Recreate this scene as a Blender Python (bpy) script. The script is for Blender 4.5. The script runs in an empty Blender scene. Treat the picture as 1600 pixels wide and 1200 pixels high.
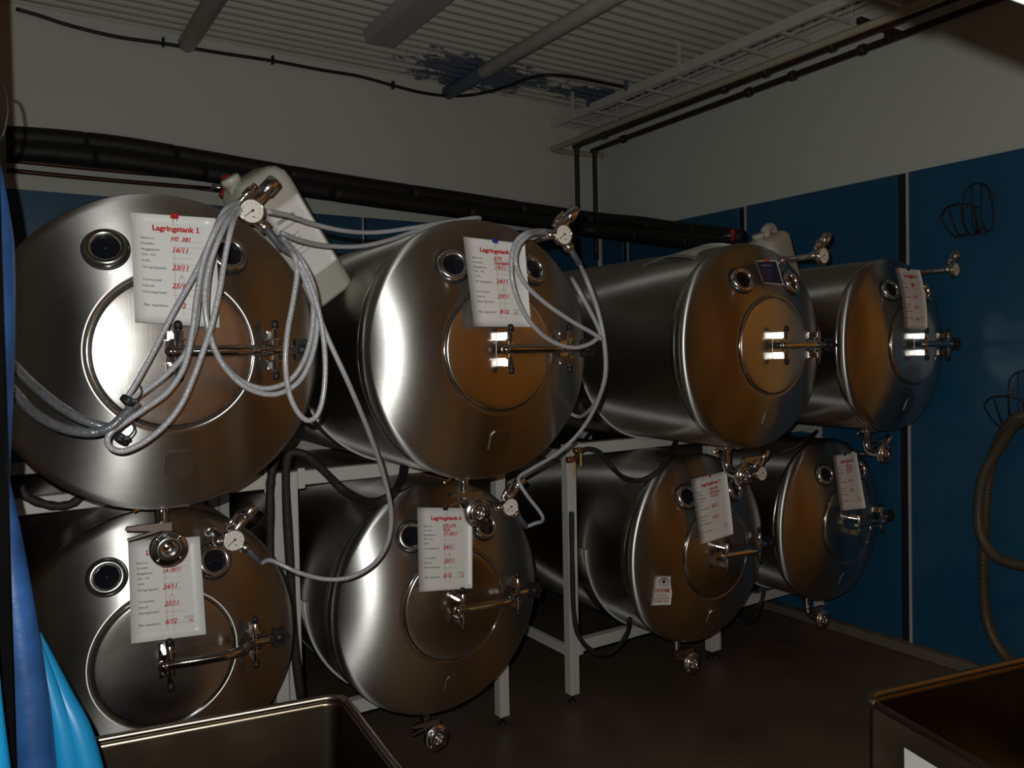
import bpy, math, random
import numpy as np
from mathutils import Vector, Matrix
random.seed(7)
R_ = math.radians
S = bpy.context.scene
COL = S.collection

# ------------------------------------------------------------------ camera
CAMZ = 1.806
YAW, PIT, ROL, FPX, CY = R_(32.92), R_(1.208), R_(-1.077), 1246.0, -21.9
fw = Vector((math.sin(YAW)*math.cos(PIT), math.cos(YAW)*math.cos(PIT), -math.sin(PIT)))
r0 = Vector((math.cos(YAW), -math.sin(YAW), 0)); u0 = r0.cross(fw)
rt = r0*math.cos(ROL) + u0*math.sin(ROL)
up = -r0*math.sin(ROL) + u0*math.cos(ROL)
EYE = Vector((0, 0, CAMZ))
cd = bpy.data.cameras.new('camera'); cam = bpy.data.objects.new('camera', cd); COL.objects.link(cam)
m = Matrix((rt, up, -fw)).transposed().to_4x4(); m.translation = EYE; cam.matrix_world = m
cd.sensor_width = 36; cd.lens = FPX/1600*36; cd.shift_y = CY/1600; cd.clip_start = 0.02; cd.clip_end = 60
S.camera = cam

# ------------------------------------------------------------------ world, lights, exposure
w = bpy.data.worlds.new('world'); S.world = w; w.use_nodes = True
w.node_tree.nodes['Background'].inputs[0].default_value = (1.0, .9, .75, 1)
w.node_tree.nodes['Background'].inputs[1].default_value = 0.002
def light(name, kind, loc, energy, color=(1, 1, 1), aim=None, **k):
    d = bpy.data.lights.new(name, kind); d.energy = energy; d.color = color
    for a, b in k.items(): setattr(d, a, b)
    o = bpy.data.objects.new(name, d); COL.objects.link(o); o.location = loc
    if aim is not None: o.rotation_euler = (Vector(aim)-Vector(loc)).to_track_quat('-Z', 'Y').to_euler()
    return o
FL = EYE - rt*.050 + up*.060 + fw*.0
light('camera_flash', 'SPOT', FL, 125, (.98, 1, .97), FL+fw, shadow_soft_size=.005, spot_size=R_(112), spot_blend=.55)
# added warm fills; with the unseen ochre rear walls they brown the tank reflections
light('warm_wall_fill', 'SPOT', (3.0, -.6, 3.3), 55, (1, .60, .26), (4.5, -.6, 1.7), shadow_soft_size=.08, spot_size=R_(125), spot_blend=.6)
light('warm_wall_fill', 'SPOT', (2.6, -2.0, 3.3), 50, (1, .60, .26), (3.0, -3.5, 1.6), shadow_soft_size=.08, spot_size=R_(125), spot_blend=.6)
light('warm_floor_fill', 'SPOT', (1.6, -.9, 3.4), 240, (1, .62, .30), (1.4, -.9, 0), shadow_soft_size=.1, spot_size=R_(100), spot_blend=.7)
S.view_settings.view_transform = 'Standard'; S.view_settings.look = 'None'
S.view_settings.exposure = 0.0; S.view_settings.gamma = 1; S.view_settings.use_curve_mapping = False

# ------------------------------------------------------------------ helpers
def ray(x, y): return fw + rt*((x-800)/FPX) - up*((y-600-CY)/FPX)
def atY(x, y, Y): d = ray(x, y); return EYE + d*(Y/d.y)
def atX(x, y, X): d = ray(x, y); return EYE + d*(X/d.x)
def atZ(x, y, Z): d = ray(x, y); return EYE + d*((Z-CAMZ)/d.z)
def atD(x, y, D): return EYE + ray(x, y)*D

class MB:
    def __init__(s): s.v = []; s.f = []; s.sm = []
    def add(s, vs, fs, smooth=False):
        b = len(s.v); s.v += [tuple(q) for q in vs]; s.f += [tuple(i+b for i in f) for f in fs]; s.sm += [smooth]*len(fs); return s
    def box(s, c, d, rot=None, bev=0):
        hx, hy, hz = d[0]/2, d[1]/2, d[2]/2; c = Vector(c)
        if bev <= 0:
            vs = [Vector((x*hx, y*hy, z*hz)) for z in (-1, 1) for y in (-1, 1) for x in (-1, 1)]
            fs = [(0, 2, 3, 1), (4, 5, 7, 6), (0, 1, 5, 4), (2, 6, 7, 3), (0, 4, 6, 2), (1, 3, 7, 5)]
        else:
            b = min(bev, hx*.98, hy*.98, hz*.98); vs = []; fs = []
            idx = {}
            for sx in (-1, 1):
                for sy in (-1, 1):
                    for sz in (-1, 1):
                        for ax in range(3):
                            p = [sx*(hx-b), sy*(hy-b), sz*(hz-b)]; p[ax] += (sx, sy, sz)[ax]*b
                            idx[(sx, sy, sz, ax)] = len(vs); vs.append(Vector(p))
            for ax in range(3):
                o = [a for a in range(3) if a != ax]
                for sg in (-1, 1):
                    q = []
                    for a, c2 in ((-1, -1), (1, -1), (1, 1), (-1, 1)):
                        k = [0, 0, 0]; k[ax] = sg; k[o[0]] = a; k[o[1]] = c2; q.append(idx[(*k, ax)])
                    fs.append(q)
            for ax in range(3):
                o = [a for a in range(3) if a != ax]
                for a in (-1, 1):
                    for c2 in (-1, 1):
                        k1 = [0, 0, 0]; k1[o[0]] = a; k1[o[1]] = c2; k2 = list(k1); k1[ax] = -1; k2[ax] = 1
                        fs.append((idx[(*k1, o[0])], idx[(*k2, o[0])], idx[(*k2, o[1])], idx[(*k1, o[1])]))
            for sx in (-1, 1):
                for sy in (-1, 1):
                    for sz in (-1, 1): fs.append(tuple(idx[(sx, sy, sz, a)] for a in range(3)))
        if rot is not None: vs = [rot @ q for q in vs]
        return s.add([q+c for q in vs], fs)
    def lathe(s, prof, o=(0, 0, 0), axis=(0, -1, 0), n=48, cap0=False, cap1=False):
        """prof: (radius, height along axis)"""
        a = Vector(axis).normalized(); t = Vector((0, 0, 1)) if abs(a.z) < .9 else Vector((1, 0, 0))
        e1 = a.cross(t).normalized(); e2 = a.cross(e1); o = Vector(o); vs = []; fs = []
        for r, h in prof:
            for i in range(n):
                q = 2*math.pi*i/n; vs.append(o + a*h + e1*(r*math.cos(q)) + e2*(r*math.sin(q)))
        for k in range(len(prof)-1):
            for i in range(n):
                j = (i+1) % n; fs.append((k*n+i, k*n+j, (k+1)*n+j, (k+1)*n+i))
        if cap0: fs.append(tuple(range(n-1, -1, -1)))
        if cap1: fs.append(tuple((len(prof)-1)*n+i for i in range(n)))
        return s.add(vs, fs, True)
    def cyl(s, p, q, r, n=16, r2=None):
        p = Vector(p); q = Vector(q); L = (q-p).length
        r2 = r if r2 is None else r2
        b = min(.12*min(r, r2), L*.2)
        return s.lathe([(r-b, 0), (r, b), (r2, L-b), (r2-b, L)], p, q-p, n, True, True)
    def tube(s, pts, r, n=10, sub=8, closed=False, caps=True, rf=None):
        P = spline(pts, sub) if sub else [Vector(p) for p in pts]
        T = [(P[min(i+1, len(P)-1)]-P[max(i-1, 0)]).normalized() for i in range(len(P))]
        nrm = T[0].orthogonal().normalized(); vs = []; fs = []
        for i, p in enumerate(P):
            nrm = (nrm - T[i]*nrm.dot(T[i])).normalized(); bn = T[i].cross(nrm)
            rr = rf(i/(len(P)-1))*r if rf else r
            for k in range(n):
                q = 2*math.pi*k/n; vs.append(p + nrm*(rr*math.cos(q)) + bn*(rr*math.sin(q)))
        for i in range(len(P)-1):
            for k in range(n):
                j = (k+1) % n; fs.append((i*n+k, i*n+j, (i+1)*n+j, (i+1)*n+k))
        if caps: fs += [tuple(range(n-1, -1, -1)), tuple((len(P)-1)*n+k for k in range(n))]
        return s.add(vs, fs, True)
    def sphere(s, c, r, n=16, sc=(1, 1, 1)):
        c = Vector(c); vs = []; fs = []; m_ = n//2
        for i in range(m_+1):
            a = math.pi*i/m_
            for k in range(n):
                b = 2*math.pi*k/n; vs.append(c + Vector((r*sc[0]*math.sin(a)*math.cos(b), r*sc[1]*math.sin(a)*math.sin(b), r*sc[2]*math.cos(a))))
        for i in range(m_):
            for k in range(n): j = (k+1) % n; fs.append((i*n+k, (i+1)*n+k, (i+1)*n+j, i*n+j))
        return s.add(vs, fs, True)
    def prism(s, poly, o, ex, ey, ez, d):
        """polygon in (ex,ey) plane at o, thickness d along ez"""
        o = Vector(o); ex = Vector(ex); ey = Vector(ey); ez = Vector(ez); n = len(poly)
        vs = [o+ex*a+ey*b for a, b in poly] + [o+ex*a+ey*b+ez*d for a, b in poly]
        fs = [tuple(range(n-1, -1, -1)), tuple(range(n, 2*n))] + [(i, (i+1) % n, n+(i+1) % n, n+i) for i in range(n)]
        return s.add(vs, fs)
    def mesh(s, name):
        me = bpy.data.meshes.new(name); me.from_pydata(s.v, [], s.f)
        me.polygons.foreach_set('use_smooth', s.sm); me.update(); return me
    def build(s, name, mat, parent=None, loc=None):
        return link(name, s.mesh(name), mat, parent, loc)
def link(name, me, mat, parent=None, loc=None):
    if mat is not None and not len(me.materials): me.materials.append(mat)
    o = bpy.data.objects.new(name, me); COL.objects.link(o)
    if parent: o.parent = parent
    if loc is not None: o.location = loc
    return o
def spline(pts, sub=8):
    P = [Vector(p) for p in pts]; out = []
    if len(P) < 3: return P
    for i in range(len(P)-1):
        a = P[i-1] if i else P[0]*2-P[1]; b = P[i]; c = P[i+1]; d = P[i+2] if i+2 < len(P) else P[-1]*2-P[-2]
        for k in range(sub):
            t = k/sub; t2 = t*t; t3 = t2*t
            out.append(.5*((2*b)+(c-a)*t+(2*a-5*b+4*c-d)*t2+(3*b-a-3*c+d)*t3))
    return out+[P[-1]]
def tag(o, label, cat, group=None, kind=None):
    if label: o['label'] = label
    if cat: o['category'] = cat
    if group: o['group'] = group
    if kind: o['kind'] = kind
    return o
def empty(name, loc=(0, 0, 0)):
    o = bpy.data.objects.new(name, None); COL.objects.link(o); o.location = loc; o.empty_display_size = .1; return o
def struct(o): o['kind'] = 'structure'; return o

# ------------------------------------------------------------------ materials
def newmat(name):
    mt = bpy.data.materials.new(name); mt.use_nodes = True
    return mt, mt.node_tree, mt.node_tree.nodes['Principled BSDF']
def simple(name, col, rough=.5, metal=0, var=.12, scale=12, bump=0, bscale=80, **k):
    mt, nt, b = newmat(name); N = nt.nodes; Lk = nt.links
    tc = N.new('ShaderNodeTexCoord'); nz = N.new('ShaderNodeTexNoise'); nz.inputs['Scale'].default_value = scale; nz.inputs['Detail'].default_value = 5
    Lk.new(tc.outputs['Object'], nz.inputs['Vector'])
    mx = N.new('ShaderNodeMix'); mx.data_type = 'RGBA'
    mx.inputs[6].default_value = (*[c*(1-var) for c in col], 1); mx.inputs[7].default_value = (*[min(1, c*(1+var)) for c in col], 1)
    Lk.new(nz.outputs['Fac'], mx.inputs[0]); Lk.new(mx.outputs[2], b.inputs['Base Color'])
    b.inputs['Roughness'].default_value = rough; b.inputs['Metallic'].default_value = metal
    if bump:
        n2 = N.new('ShaderNodeTexNoise'); n2.inputs['Scale'].default_value = bscale; n2.inputs['Detail'].default_value = 3
        Lk.new(tc.outputs['Object'], n2.inputs['Vector'])
        bp = N.new('ShaderNodeBump'); bp.inputs['Strength'].default_value = bump; bp.inputs['Distance'].default_value = .01
        Lk.new(n2.outputs['Fac'], bp.inputs['Height']); Lk.new(bp.outputs['Normal'], b.inputs['Normal'])
    for a, v in k.items(): b.inputs[a.replace('_', ' ')].default_value = v
    return mt
def steel(name, col, r0, r1, aniso, stretch, axis='X', bump=.02):
    mt, nt, b = newmat(name); N = nt.nodes; Lk = nt.links
    tc = N.new('ShaderNodeTexCoord'); mp = N.new('ShaderNodeMapping'); mp.inputs['Scale'].default_value = stretch
    Lk.new(tc.outputs['Object'], mp.inputs['Vector'])
    nz = N.new('ShaderNodeTexNoise'); nz.inputs['Scale'].default_value = 1; nz.inputs['Detail'].default_value = 4; nz.inputs['Roughness'].default_value = .6
    Lk.new(mp.outputs[0], nz.inputs['Vector'])
    n2 = N.new('ShaderNodeTexNoise'); n2.inputs['Scale'].default_value = 4; n2.inputs['Detail'].default_value = 6
    Lk.new(tc.outputs['Object'], n2.inputs['Vector'])
    mr = N.new('ShaderNodeMapRange'); mr.inputs['From Min'].default_value = .3; mr.inputs['From Max'].default_value = .7
    mr.inputs['To Min'].default_value = r0; mr.inputs['To Max'].default_value = r1
    Lk.new(n2.outputs['Fac'], mr.inputs['Value']); Lk.new(mr.outputs[0], b.inputs['Roughness'])
    mx = N.new('ShaderNodeMix'); mx.data_type = 'RGBA'
    mx.inputs[6].default_value = (*[c*.86 for c in col], 1); mx.inputs[7].default_value = (*[min(1, c*1.1) for c in col], 1)
    Lk.new(nz.outputs['Fac'], mx.inputs[0]); Lk.new(mx.outputs[2], b.inputs['Base Color'])
    b.inputs['Metallic'].default_value = 1
    if aniso:
        b.inputs['Anisotropic'].default_value = aniso
        tg = N.new('ShaderNodeTangent'); tg.direction_type = 'RADIAL'; tg.axis = axis; Lk.new(tg.outputs[0], b.inputs['Tangent'])
    if bump:
        bp = N.new('ShaderNodeBump'); bp.inputs['Strength'].default_value = bump; bp.inputs['Distance'].default_value = .004
        Lk.new(nz.outputs['Fac'], bp.inputs['Height']); Lk.new(bp.outputs['Normal'], b.inputs['Normal'])
    return mt
M = {}
M['tank'] = steel('brushed_tank_steel', (.52, .505, .475), .34, .42, .96, (6, 60, 90))
M['door'] = steel('brushed_door_steel', (.58, .555, .52), .20, .30, .35, (150, 40, 5))
M['polish'] = steel('polished_steel', (.70, .68, .65), .07, .14, 0, (40, 40, 40), bump=0)
M['silver'] = steel('nickel_fittings', (.72, .71, .69), .16, .24, 0, (40, 40, 40), bump=0)
M['bead'] = simple('pale_glint_edge', (.62, .6, .54), .4)  # pale colour stands in for the flash glint along the cradle edge
M['satin'] = steel('satin_steel', (.6, .58, .55), .2, .3, 0, (40, 40, 40), bump=0)
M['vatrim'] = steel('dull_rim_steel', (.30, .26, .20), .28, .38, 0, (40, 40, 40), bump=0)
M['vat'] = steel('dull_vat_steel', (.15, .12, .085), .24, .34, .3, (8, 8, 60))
M['blackrub'] = simple('black_rubber', (.012, .012, .013), .5)
M['dusty'] = simple('dusty_black_hose', (.022, .020, .018), .65, var=.6, scale=25, bump=.4, bscale=60)
M['insul'] = simple('black_foam_insulation', (.011, .011, .013), .6, var=.5, scale=9, bump=.35, bscale=30)
M['glass'] = simple('dark_sight_glass', (.008, .009, .012), .06, var=.3, Specular_IOR_Level=.6)
M['white_wall'] = simple('white_plaster', (.62, .64, .585), .75, var=.03, scale=2, bump=.05, bscale=200)
M['blue'] = simple('blue_wall_panel', (.012, .085, .17), .38, var=.08, scale=1.5, bump=.02, bscale=60)
M['seamdark'] = simple('dark_panel_joint', (.008, .008, .01), .7)
M['velvet'] = simple('matt_black', (.004, .004, .004), 1.0, Specular_IOR_Level=0.0)
M['alu'] = simple('pale_aluminium_strip', (.6, .6, .6), .45, metal=.2)
M['ochre'] = simple('ochre_plaster', (.62, .40, .15), .8, var=.1, scale=2)
M['kerb'] = simple('grey_kerb_paint', (.14, .125, .10), .6, var=.25, scale=8)
M['frame'] = simple('white_frame_paint', (.58, .57, .52), .45, var=.08, scale=5, bump=.05)
M['paper'] = simple('laminated_paper', (.80, .795, .76), .35, var=.02, scale=5)
M['ink'] = simple('black_print', (.05, .05, .055), .6)
M['red'] = simple('red_print', (.55, .012, .012), .55)
M['pink'] = simple('pink_smear', (.74, .56, .55), .5)
M['dial'] = simple('gauge_dial_white', (.80, .78, .70), .35, var=.02)
M['hose'] = None
M['copper'] = simple('brown_copper_pipe', (.075, .03, .017), .42, metal=.6, var=.4, scale=20)
M['darkpipe'] = simple('brown_painted_pipe', (.032, .017, .010), .45, var=.3)
M['creampipe'] = simple('cream_pipe', (.42, .40, .28), .5)
M['ceilpaint'] = simple('ceiling_pipe_paint', (.52, .51, .46), .6)
M['tray'] = simple('cable_ladder_paint', (.56, .55, .50), .5)
M['plastic'] = simple('translucent_white_plastic', (.50, .49, .41), .38, var=.08, scale=6, Subsurface_Weight=.25, Subsurface_Scale=.03)
M['redpl'] = simple('red_plastic', (.52, .02, .015), .35)
M['yellow'] = simple('yellow_handle', (.60, .42, .10), .45)
M['brass'] = simple('tarnished_brass', (.35, .16, .05), .35, metal=.8, var=.3, scale=40)
M['whitepl'] = simple('white_nylon', (.72, .71, .65), .4)
M['greyrub'] = simple('grey_rubber_sleeve', (.075, .08, .10), .5)
M['tarp'] = simple('mottled_blue_plastic', (.022, .085, .25), .38, var=.95, scale=9, bump=.2, bscale=25)
M['tarp2'] = simple('bright_blue_plastic', (.008, .23, .48), .38, var=.12, scale=8)
M['navy'] = simple('navy_card', (.012, .018, .06), .3)
M['bclip'] = simple('blue_clip', (.02, .05, .28), .4)
M['cable'] = simple('black_cable', (.012, .012, .013), .5)
M['wire'] = simple('dark_wire', (.03, .025, .022), .5, metal=.5)
M['lamphouse'] = simple('grey_luminaire', (.40, .39, .36), .5)
M['ribhose'] = simple('olive_ribbed_hose', (.075, .062, .036), .4, var=.2)
M['bluecable'] = simple('dusty_blue_plastic', (.09, .11, .15), .6, var=.3)
M['pale'] = simple('pale_stub_paint', (.72, .74, .66), .5)

def hose_mat(name, col, sc):
    mt, nt, b = newmat(name); N = nt.nodes; Lk = nt.links
    tc = N.new('ShaderNodeTexCoord'); wv = N.new('ShaderNodeTexVoronoi'); wv.inputs['Scale'].default_value = sc
    Lk.new(tc.outputs['Object'], wv.inputs['Vector'])
    mx = N.new('ShaderNodeMix'); mx.data_type = 'RGBA'; mx.inputs[6].default_value = (*[c*1.35 for c in col], 1); mx.inputs[7].default_value = (*[c*.6 for c in col], 1)
    Lk.new(wv.outputs['Distance'], mx.inputs[0]); Lk.new(mx.outputs[2], b.inputs['Base Color'])
    b.inputs['Roughness'].default_value = .3; b.inputs['Specular IOR Level'].default_value = .6
    b.inputs['Coat Weight'].default_value = .4; b.inputs['Coat Roughness'].default_value = .15
    bp = N.new('ShaderNodeBump'); bp.inputs['Strength'].default_value = .4; bp.inputs['Distance'].default_value = .002
    Lk.new(wv.outputs['Distance'], bp.inputs['Height']); Lk.new(bp.outputs['Normal'], b.inputs['Normal'])
    return mt
M['hose'] = hose_mat('braided_clear_hose', (.42, .425, .445), 320)
M['hose2'] = hose_mat('braided_grey_hose', (.13, .135, .15), 190)

def floor_mat():
    mt, nt, b = newmat('stained_dark_floor'); N = nt.nodes; Lk = nt.links
    tc = N.new('ShaderNodeTexCoord'); n1 = N.new('ShaderNodeTexNoise'); n1.inputs['Scale'].default_value = 2.2; n1.inputs['Detail'].default_value = 8
    n2 = N.new('ShaderNodeTexNoise'); n2.inputs['Scale'].default_value = 90; n2.inputs['Detail'].default_value = 2
    for n in (n1, n2): Lk.new(tc.outputs['Object'], n.inputs['Vector'])
    r = N.new('ShaderNodeValToRGB'); r.color_ramp.elements[0].position = .3; r.color_ramp.elements[0].color = (.075, .058, .04, 1)
    r.color_ramp.elements[1].position = .75; r.color_ramp.elements[1].color = (.13, .10, .07, 1)
    e = r.color_ramp.elements.new(.22); e.color = (.085, .035, .015, 1)
    Lk.new(n1.outputs['Fac'], r.inputs[0]); Lk.new(r.outputs[0], b.inputs['Base Color'])
    b.inputs['Roughness'].default_value = .42
    bp = N.new('ShaderNodeBump'); bp.inputs['Strength'].default_value = .25; bp.inputs['Distance'].default_value = .004
    Lk.new(n2.outputs['Fac'], bp.inputs['Height']); Lk.new(bp.outputs['Normal'], b.inputs['Normal'])
    return mt
M['floor'] = floor_mat()

# ------------------------------------------------------------------ room shell
XR, YB, ZC, ZB, ZK = 4.512, 5.503, CAMZ+2.093, CAMZ+1.0106, .057
XL, YF = -2.6, -3.6
PEEL = atZ(745, 118, ZC)
def ceil_mat():
    mt, nt, b = newmat('peeling_white_metal_ceiling'); N = nt.nodes; Lk = nt.links
    tc = N.new('ShaderNodeTexCoord')
    def falloff(c, sx, sy):
        mp = N.new('ShaderNodeMapping'); mp.inputs['Location'].default_value = (-c[0]*sx, -c[1]*sy, 0); mp.inputs['Scale'].default_value = (sx, sy, 0)
        Lk.new(tc.outputs['Object'], mp.inputs['Vector']); ln = N.new('ShaderNodeVectorMath'); ln.operation = 'LENGTH'; Lk.new(mp.outputs[0], ln.inputs[0]); return ln
    a = falloff(PEEL, 1.35, 2.3); c = falloff(atZ(930, 150, ZC), 1.6, 4.2)
    mn = N.new('ShaderNodeMath'); mn.operation = 'MINIMUM'; Lk.new(a.outputs['Value'], mn.inputs[0]); Lk.new(c.outputs['Value'], mn.inputs[1])
    mp = N.new('ShaderNodeMapping'); mp.inputs['Scale'].default_value = (5, 16, 5); Lk.new(tc.outputs['Object'], mp.inputs['Vector'])
    nz = N.new('ShaderNodeTexNoise'); nz.inputs['Scale'].default_value = 1.6; nz.inputs['Detail'].default_value = 6; nz.inputs['Roughness'].default_value = .7; Lk.new(mp.outputs[0], nz.inputs['Vector'])
    mu = N.new('ShaderNodeMath'); mu.operation = 'MULTIPLY_ADD'; Lk.new(nz.outputs['Fac'], mu.inputs[0]); mu.inputs[1].default_value = 2.6; mu.inputs[2].default_value = -.55
    sb = N.new('ShaderNodeMath'); sb.operation = 'SUBTRACT'; Lk.new(mu.outputs[0], sb.inputs[0]); Lk.new(mn.outputs[0], sb.inputs[1])
    rp = N.new('ShaderNodeMapRange'); rp.inputs['From Min'].default_value = 0; rp.inputs['From Max'].default_value = .08; Lk.new(sb.outputs[0], rp.inputs['Value'])
    mx = N.new('ShaderNodeMix'); mx.data_type = 'RGBA'; mx.inputs[6].default_value = (.56, .55, .49, 1); mx.inputs[7].default_value = (.10, .12, .17, 1)
    Lk.new(rp.outputs[0], mx.inputs[0]); Lk.new(mx.outputs[2], b.inputs['Base Color']); b.inputs['Roughness'].default_value = .6
    return mt
M['ceil'] = ceil_mat()

struct(MB().box(((XL+XR)/2, (YF+YB)/2, -.05), (XR-XL+.6, YB-YF+.6, .1)).build('floor', M['floor']))
# corrugated ceiling: trapezoid ridges running along x
mb = MB(); y = YF; prof = []
while y < YB+.02:
    prof += [(y, ZC), (y+.034, ZC), (y+.046, ZC+.010), (y+.056, ZC+.045), (y+.080, ZC+.045), (y+.09, ZC+.010)]; y += .1
n = len(prof)
mb.add([(XL, a, b) for a, b in prof]+[(XR, a, b) for a, b in prof], [(i, i+1, n+i+1, n+i) for i in range(n-1)])
mb.box(((XL+XR)/2, (YF+YB)/2, ZC+.11), (XR-XL+.4, YB-YF+.4, .08))
struct(mb.build('ceiling', M['ceil']))

def panel_wall(name, bm, panels, seams, gap, axis):
    wl = struct(bm.build(name, M['white_wall']))
    for (a, b) in panels:
        if axis == 'x': q = MB().box(((a+b)/2, YB-.012, (ZK+ZB)/2), (b-a-gap, .024, ZB-ZK), bev=.003)
        else: q = MB().box((XR-.012, (a+b)/2, (ZK+ZB)/2), (.024, b-a-gap, ZB-ZK), bev=.003)
        q.build('panel', M['blue'], wl)
    for s in seams:
        if axis == 'x':
            MB().box((s, YB-.006, (ZK+ZB)/2), (gap*.98, .012, ZB-ZK)).build('panel_joint', M['seamdark'], wl)
            MB().box((s-gap/2-.007, YB-.027, (ZK+ZB)/2), (.012, .008, ZB-ZK)).build('joint_strip', M['alu'], wl)
        else:
            MB().box((XR-.006, s, (ZK+ZB)/2), (.012, gap*.98, ZB-ZK)).build('panel_joint', M['seamdark'], wl)
            MB().box((XR-.027, s-gap/2-.008, (ZK+ZB)/2), (.008, .014, ZB-ZK)).build('joint_strip', M['alu'], wl)
    return wl
YS = 1.38
bs = [atY(568, 340, YB).x + k*1.33 for k in (-2, -1, 0, 1)]
edges = [-.36]+bs+[XR-.03]
panel_wall('wall_back', MB().box(((XL+XR)/2, YB+.05, ZC/2), (XR-XL+.2, .1, ZC)), list(zip(edges[:-1], edges[1:])), bs, .022, 'x')
rs = [2.69-1.24, 2.69, 3.885, 5.14]
edges = [YS]+rs+[YB-.03]
panel_wall('wall_right', MB().box((XR+.05, (YS+YB)/2, ZC/2), (.1, YB-YS, ZC)), list(zip(edges[:-1], edges[1:])), rs, .055, 'y')
struct(MB().box((XR+.05, (YS+YF)/2, ZC/2), (.1, YS-YF, ZC)).build('wall_right_rear', M['ochre']))
struct(MB().box(((XL+XR)/2, YF-.05, ZC/2), (XR-XL+.2, .1, ZC)).build('wall_rear', M['ochre']))
struct(MB().box((XL-.05, (YF+1.7)/2, ZC/2), (.1, 1.7-YF, ZC)).build('wall_left', M['white_wall']))
struct(MB().box((-.41, (1.7+YB)/2, ZC/2), (.1, YB-1.7, ZC)).build('wall_side', M['white_wall']))
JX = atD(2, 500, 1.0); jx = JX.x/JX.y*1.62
struct(MB().box(((XL+jx)/2, 1.66, ZC/2), (jx-XL, .08, ZC)).build('wall_partition', M['velvet']))  # added to throw the left-edge shadow; black so it merges with that shade
struct(MB().box((XR-.045, (YS+YB)/2, ZK/2), (.09, YB-YS, ZK), bev=.006).build('trim_1', M['kerb']))
struct(MB().box(((XR-.36)/2, YB-.045, ZK/2), (XR+.36-.1, .09, ZK), bev=.006).build('trim_2', M['kerb']))

# ------------------------------------------------------------------ tank kit (local frame: origin below the front rim, front faces -y)
TR = .475; RC = .90; RK = .05     # radius, crown radius, knuckle radius
SPH = (TR-RK)/(RC-RK); PHI = math.asin(SPH); HC = RC-math.sqrt((RC-RK)**2-(TR-RK)**2); RKN = RC*SPH
def head_depth(r):
    r = abs(r)
    if r <= RKN: return HC-RC+math.sqrt(RC*RC-r*r)
    return math.sqrt(max(0, RK*RK-(r-(TR-RK))**2))
def make_body():
    mb = MB(); prof = []
    L = 2.35
    prof += [(.001, -(L+.13)), (.2, -(L+.12)), (.4, -(L+.06)), (TR-.01, -L-.01), (TR, -L+.01)]
    for k in range(1, 8): prof.append((TR, -L+L*k/8))
    prof += [(TR, -.03), (TR, 0)]
    for k in range(1, 13):   # knuckle
        an = (math.pi/2-PHI)*k/13; prof.append((TR-RK+RK*math.cos(an), RK*math.sin(an)))
    for k in range(0, 15):
        r = RKN-(RKN-.2225)*k/14; prof.append((r, head_depth(r)))
    prof += [(.2222, head_depth(.2225)-.012), (.222, head_depth(.2225)-.05)]
    mb.lathe(prof, (0, 0, TR), (0, -1, 0), 96)
    return mb.mesh('body')
DP = head_depth(.22)     # door plane
def torus(mb, R, r, h, n=64, k=8, zc=TR):
    return mb.lathe([(R+r*math.cos(2*math.pi*i/k), h+r*math.sin(2*math.pi*i/k)) for i in range(k+1)], (0, 0, zc), (0, -1, 0), n)
ME = {}
ME['body'] = make_body()
ME['rim_band'] = MB().lathe([(TR+.0005, -.030), (TR+.003, -.027), (TR+.003, -.008), (TR+.0005, -.005)], (0, 0, TR), (0, -1, 0), 96).mesh('rim_band')
ME['opening_lip'] = torus(MB(), .2235, .0028, DP-.0005).mesh('opening_lip')
ME['gasket'] = torus(MB(), .2195, .0045, DP-.008).mesh('gasket')
ME['door'] = MB().lathe([(.2175, DP-.04), (.2175, DP+.000), (.2160, DP+.004), (.2125, DP+.006)]+[(.21*k/10+.0001, DP+.0065+.008*(1-(k/10)**2)) for k in range(10, -1, -1)], (0, 0, TR), (0, -1, 0), 80).mesh('manway_door')
DF = DP+.0145
# crossbar: flattened bent tube from door centre to the clamp on the right
ME['crossbar'] = MB().tube([(-.018, -DF-.056, TR), (.03, -DF-.060, TR), (.10, -DF-.072, TR), (.17, -DF-.080, TR), (.212, -DF-.070, TR), (.245, -DF-.040, TR), (.28, -DF-.016, TR), (.315, -DF-.008, TR), (.35, -DF-.008, TR)], .0158, 16, 6).sphere((-.02, -DF-.056, TR), .0185, 14).mesh('crossbar')
def bracket(x, h, d, deep):
    mb = MB()
    y0 = -DF+.004 if x < .1 else -head_depth(x)+.004
    y1 = -DF-d
    mb.box((x, y0-.003, TR), (.05, .006, h), bev=.002)
    for s in (-1, 1):
        mb.box((x, (y0+y1)/2, TR+s*.033), (.04, abs(y1-y0), .006), bev=.0015)
        mb.box((x-.008, (y0+y1)/2, TR+s*(h/2+.033)/2), (.006, abs(y1-y0)*.9, h/2-.033), bev=.0015)
    return mb
ME['centre_bracket'] = bracket(.0, .12, .055, 1).mesh('bracket')
ME['clamp_bracket'] = bracket(.285, .12, .022, 1).mesh('bracket')
def pin(x, h, cap):
    mb = MB(); y = -DF-.056 if x < .1 else -DF-.014
    mb.cyl((x, y, TR-h/2), (x, y, TR+h/2), .0085, 12)
    return mb
ME['pin_c'] = pin(.0, .14, 0).mesh('pin'); ME['pin_s'] = pin(.285, .15, 0).mesh('pin')
def caps(x, h):
    y = -DF-.056 if x < .1 else -DF-.014
    out = []
    for s in (-1, 1):
        z = TR+s*h/2
        out.append(MB().lathe([(.0115, 0), (.0115, .016), (.008, .023), (.001, .026)], (x, y, z-s*.008), (0, 0, s), 14, True).mesh('pin_cap'))
    return out
ME['caps_c'] = caps(.0, .14); ME['caps_s'] = caps(.285, .15)
kn = []
for i in range(72):
    a = 2*math.pi*i/72; r = .033+.005*math.cos(6*a); kn.append((r*math.cos(a), r*math.sin(a)))
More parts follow.
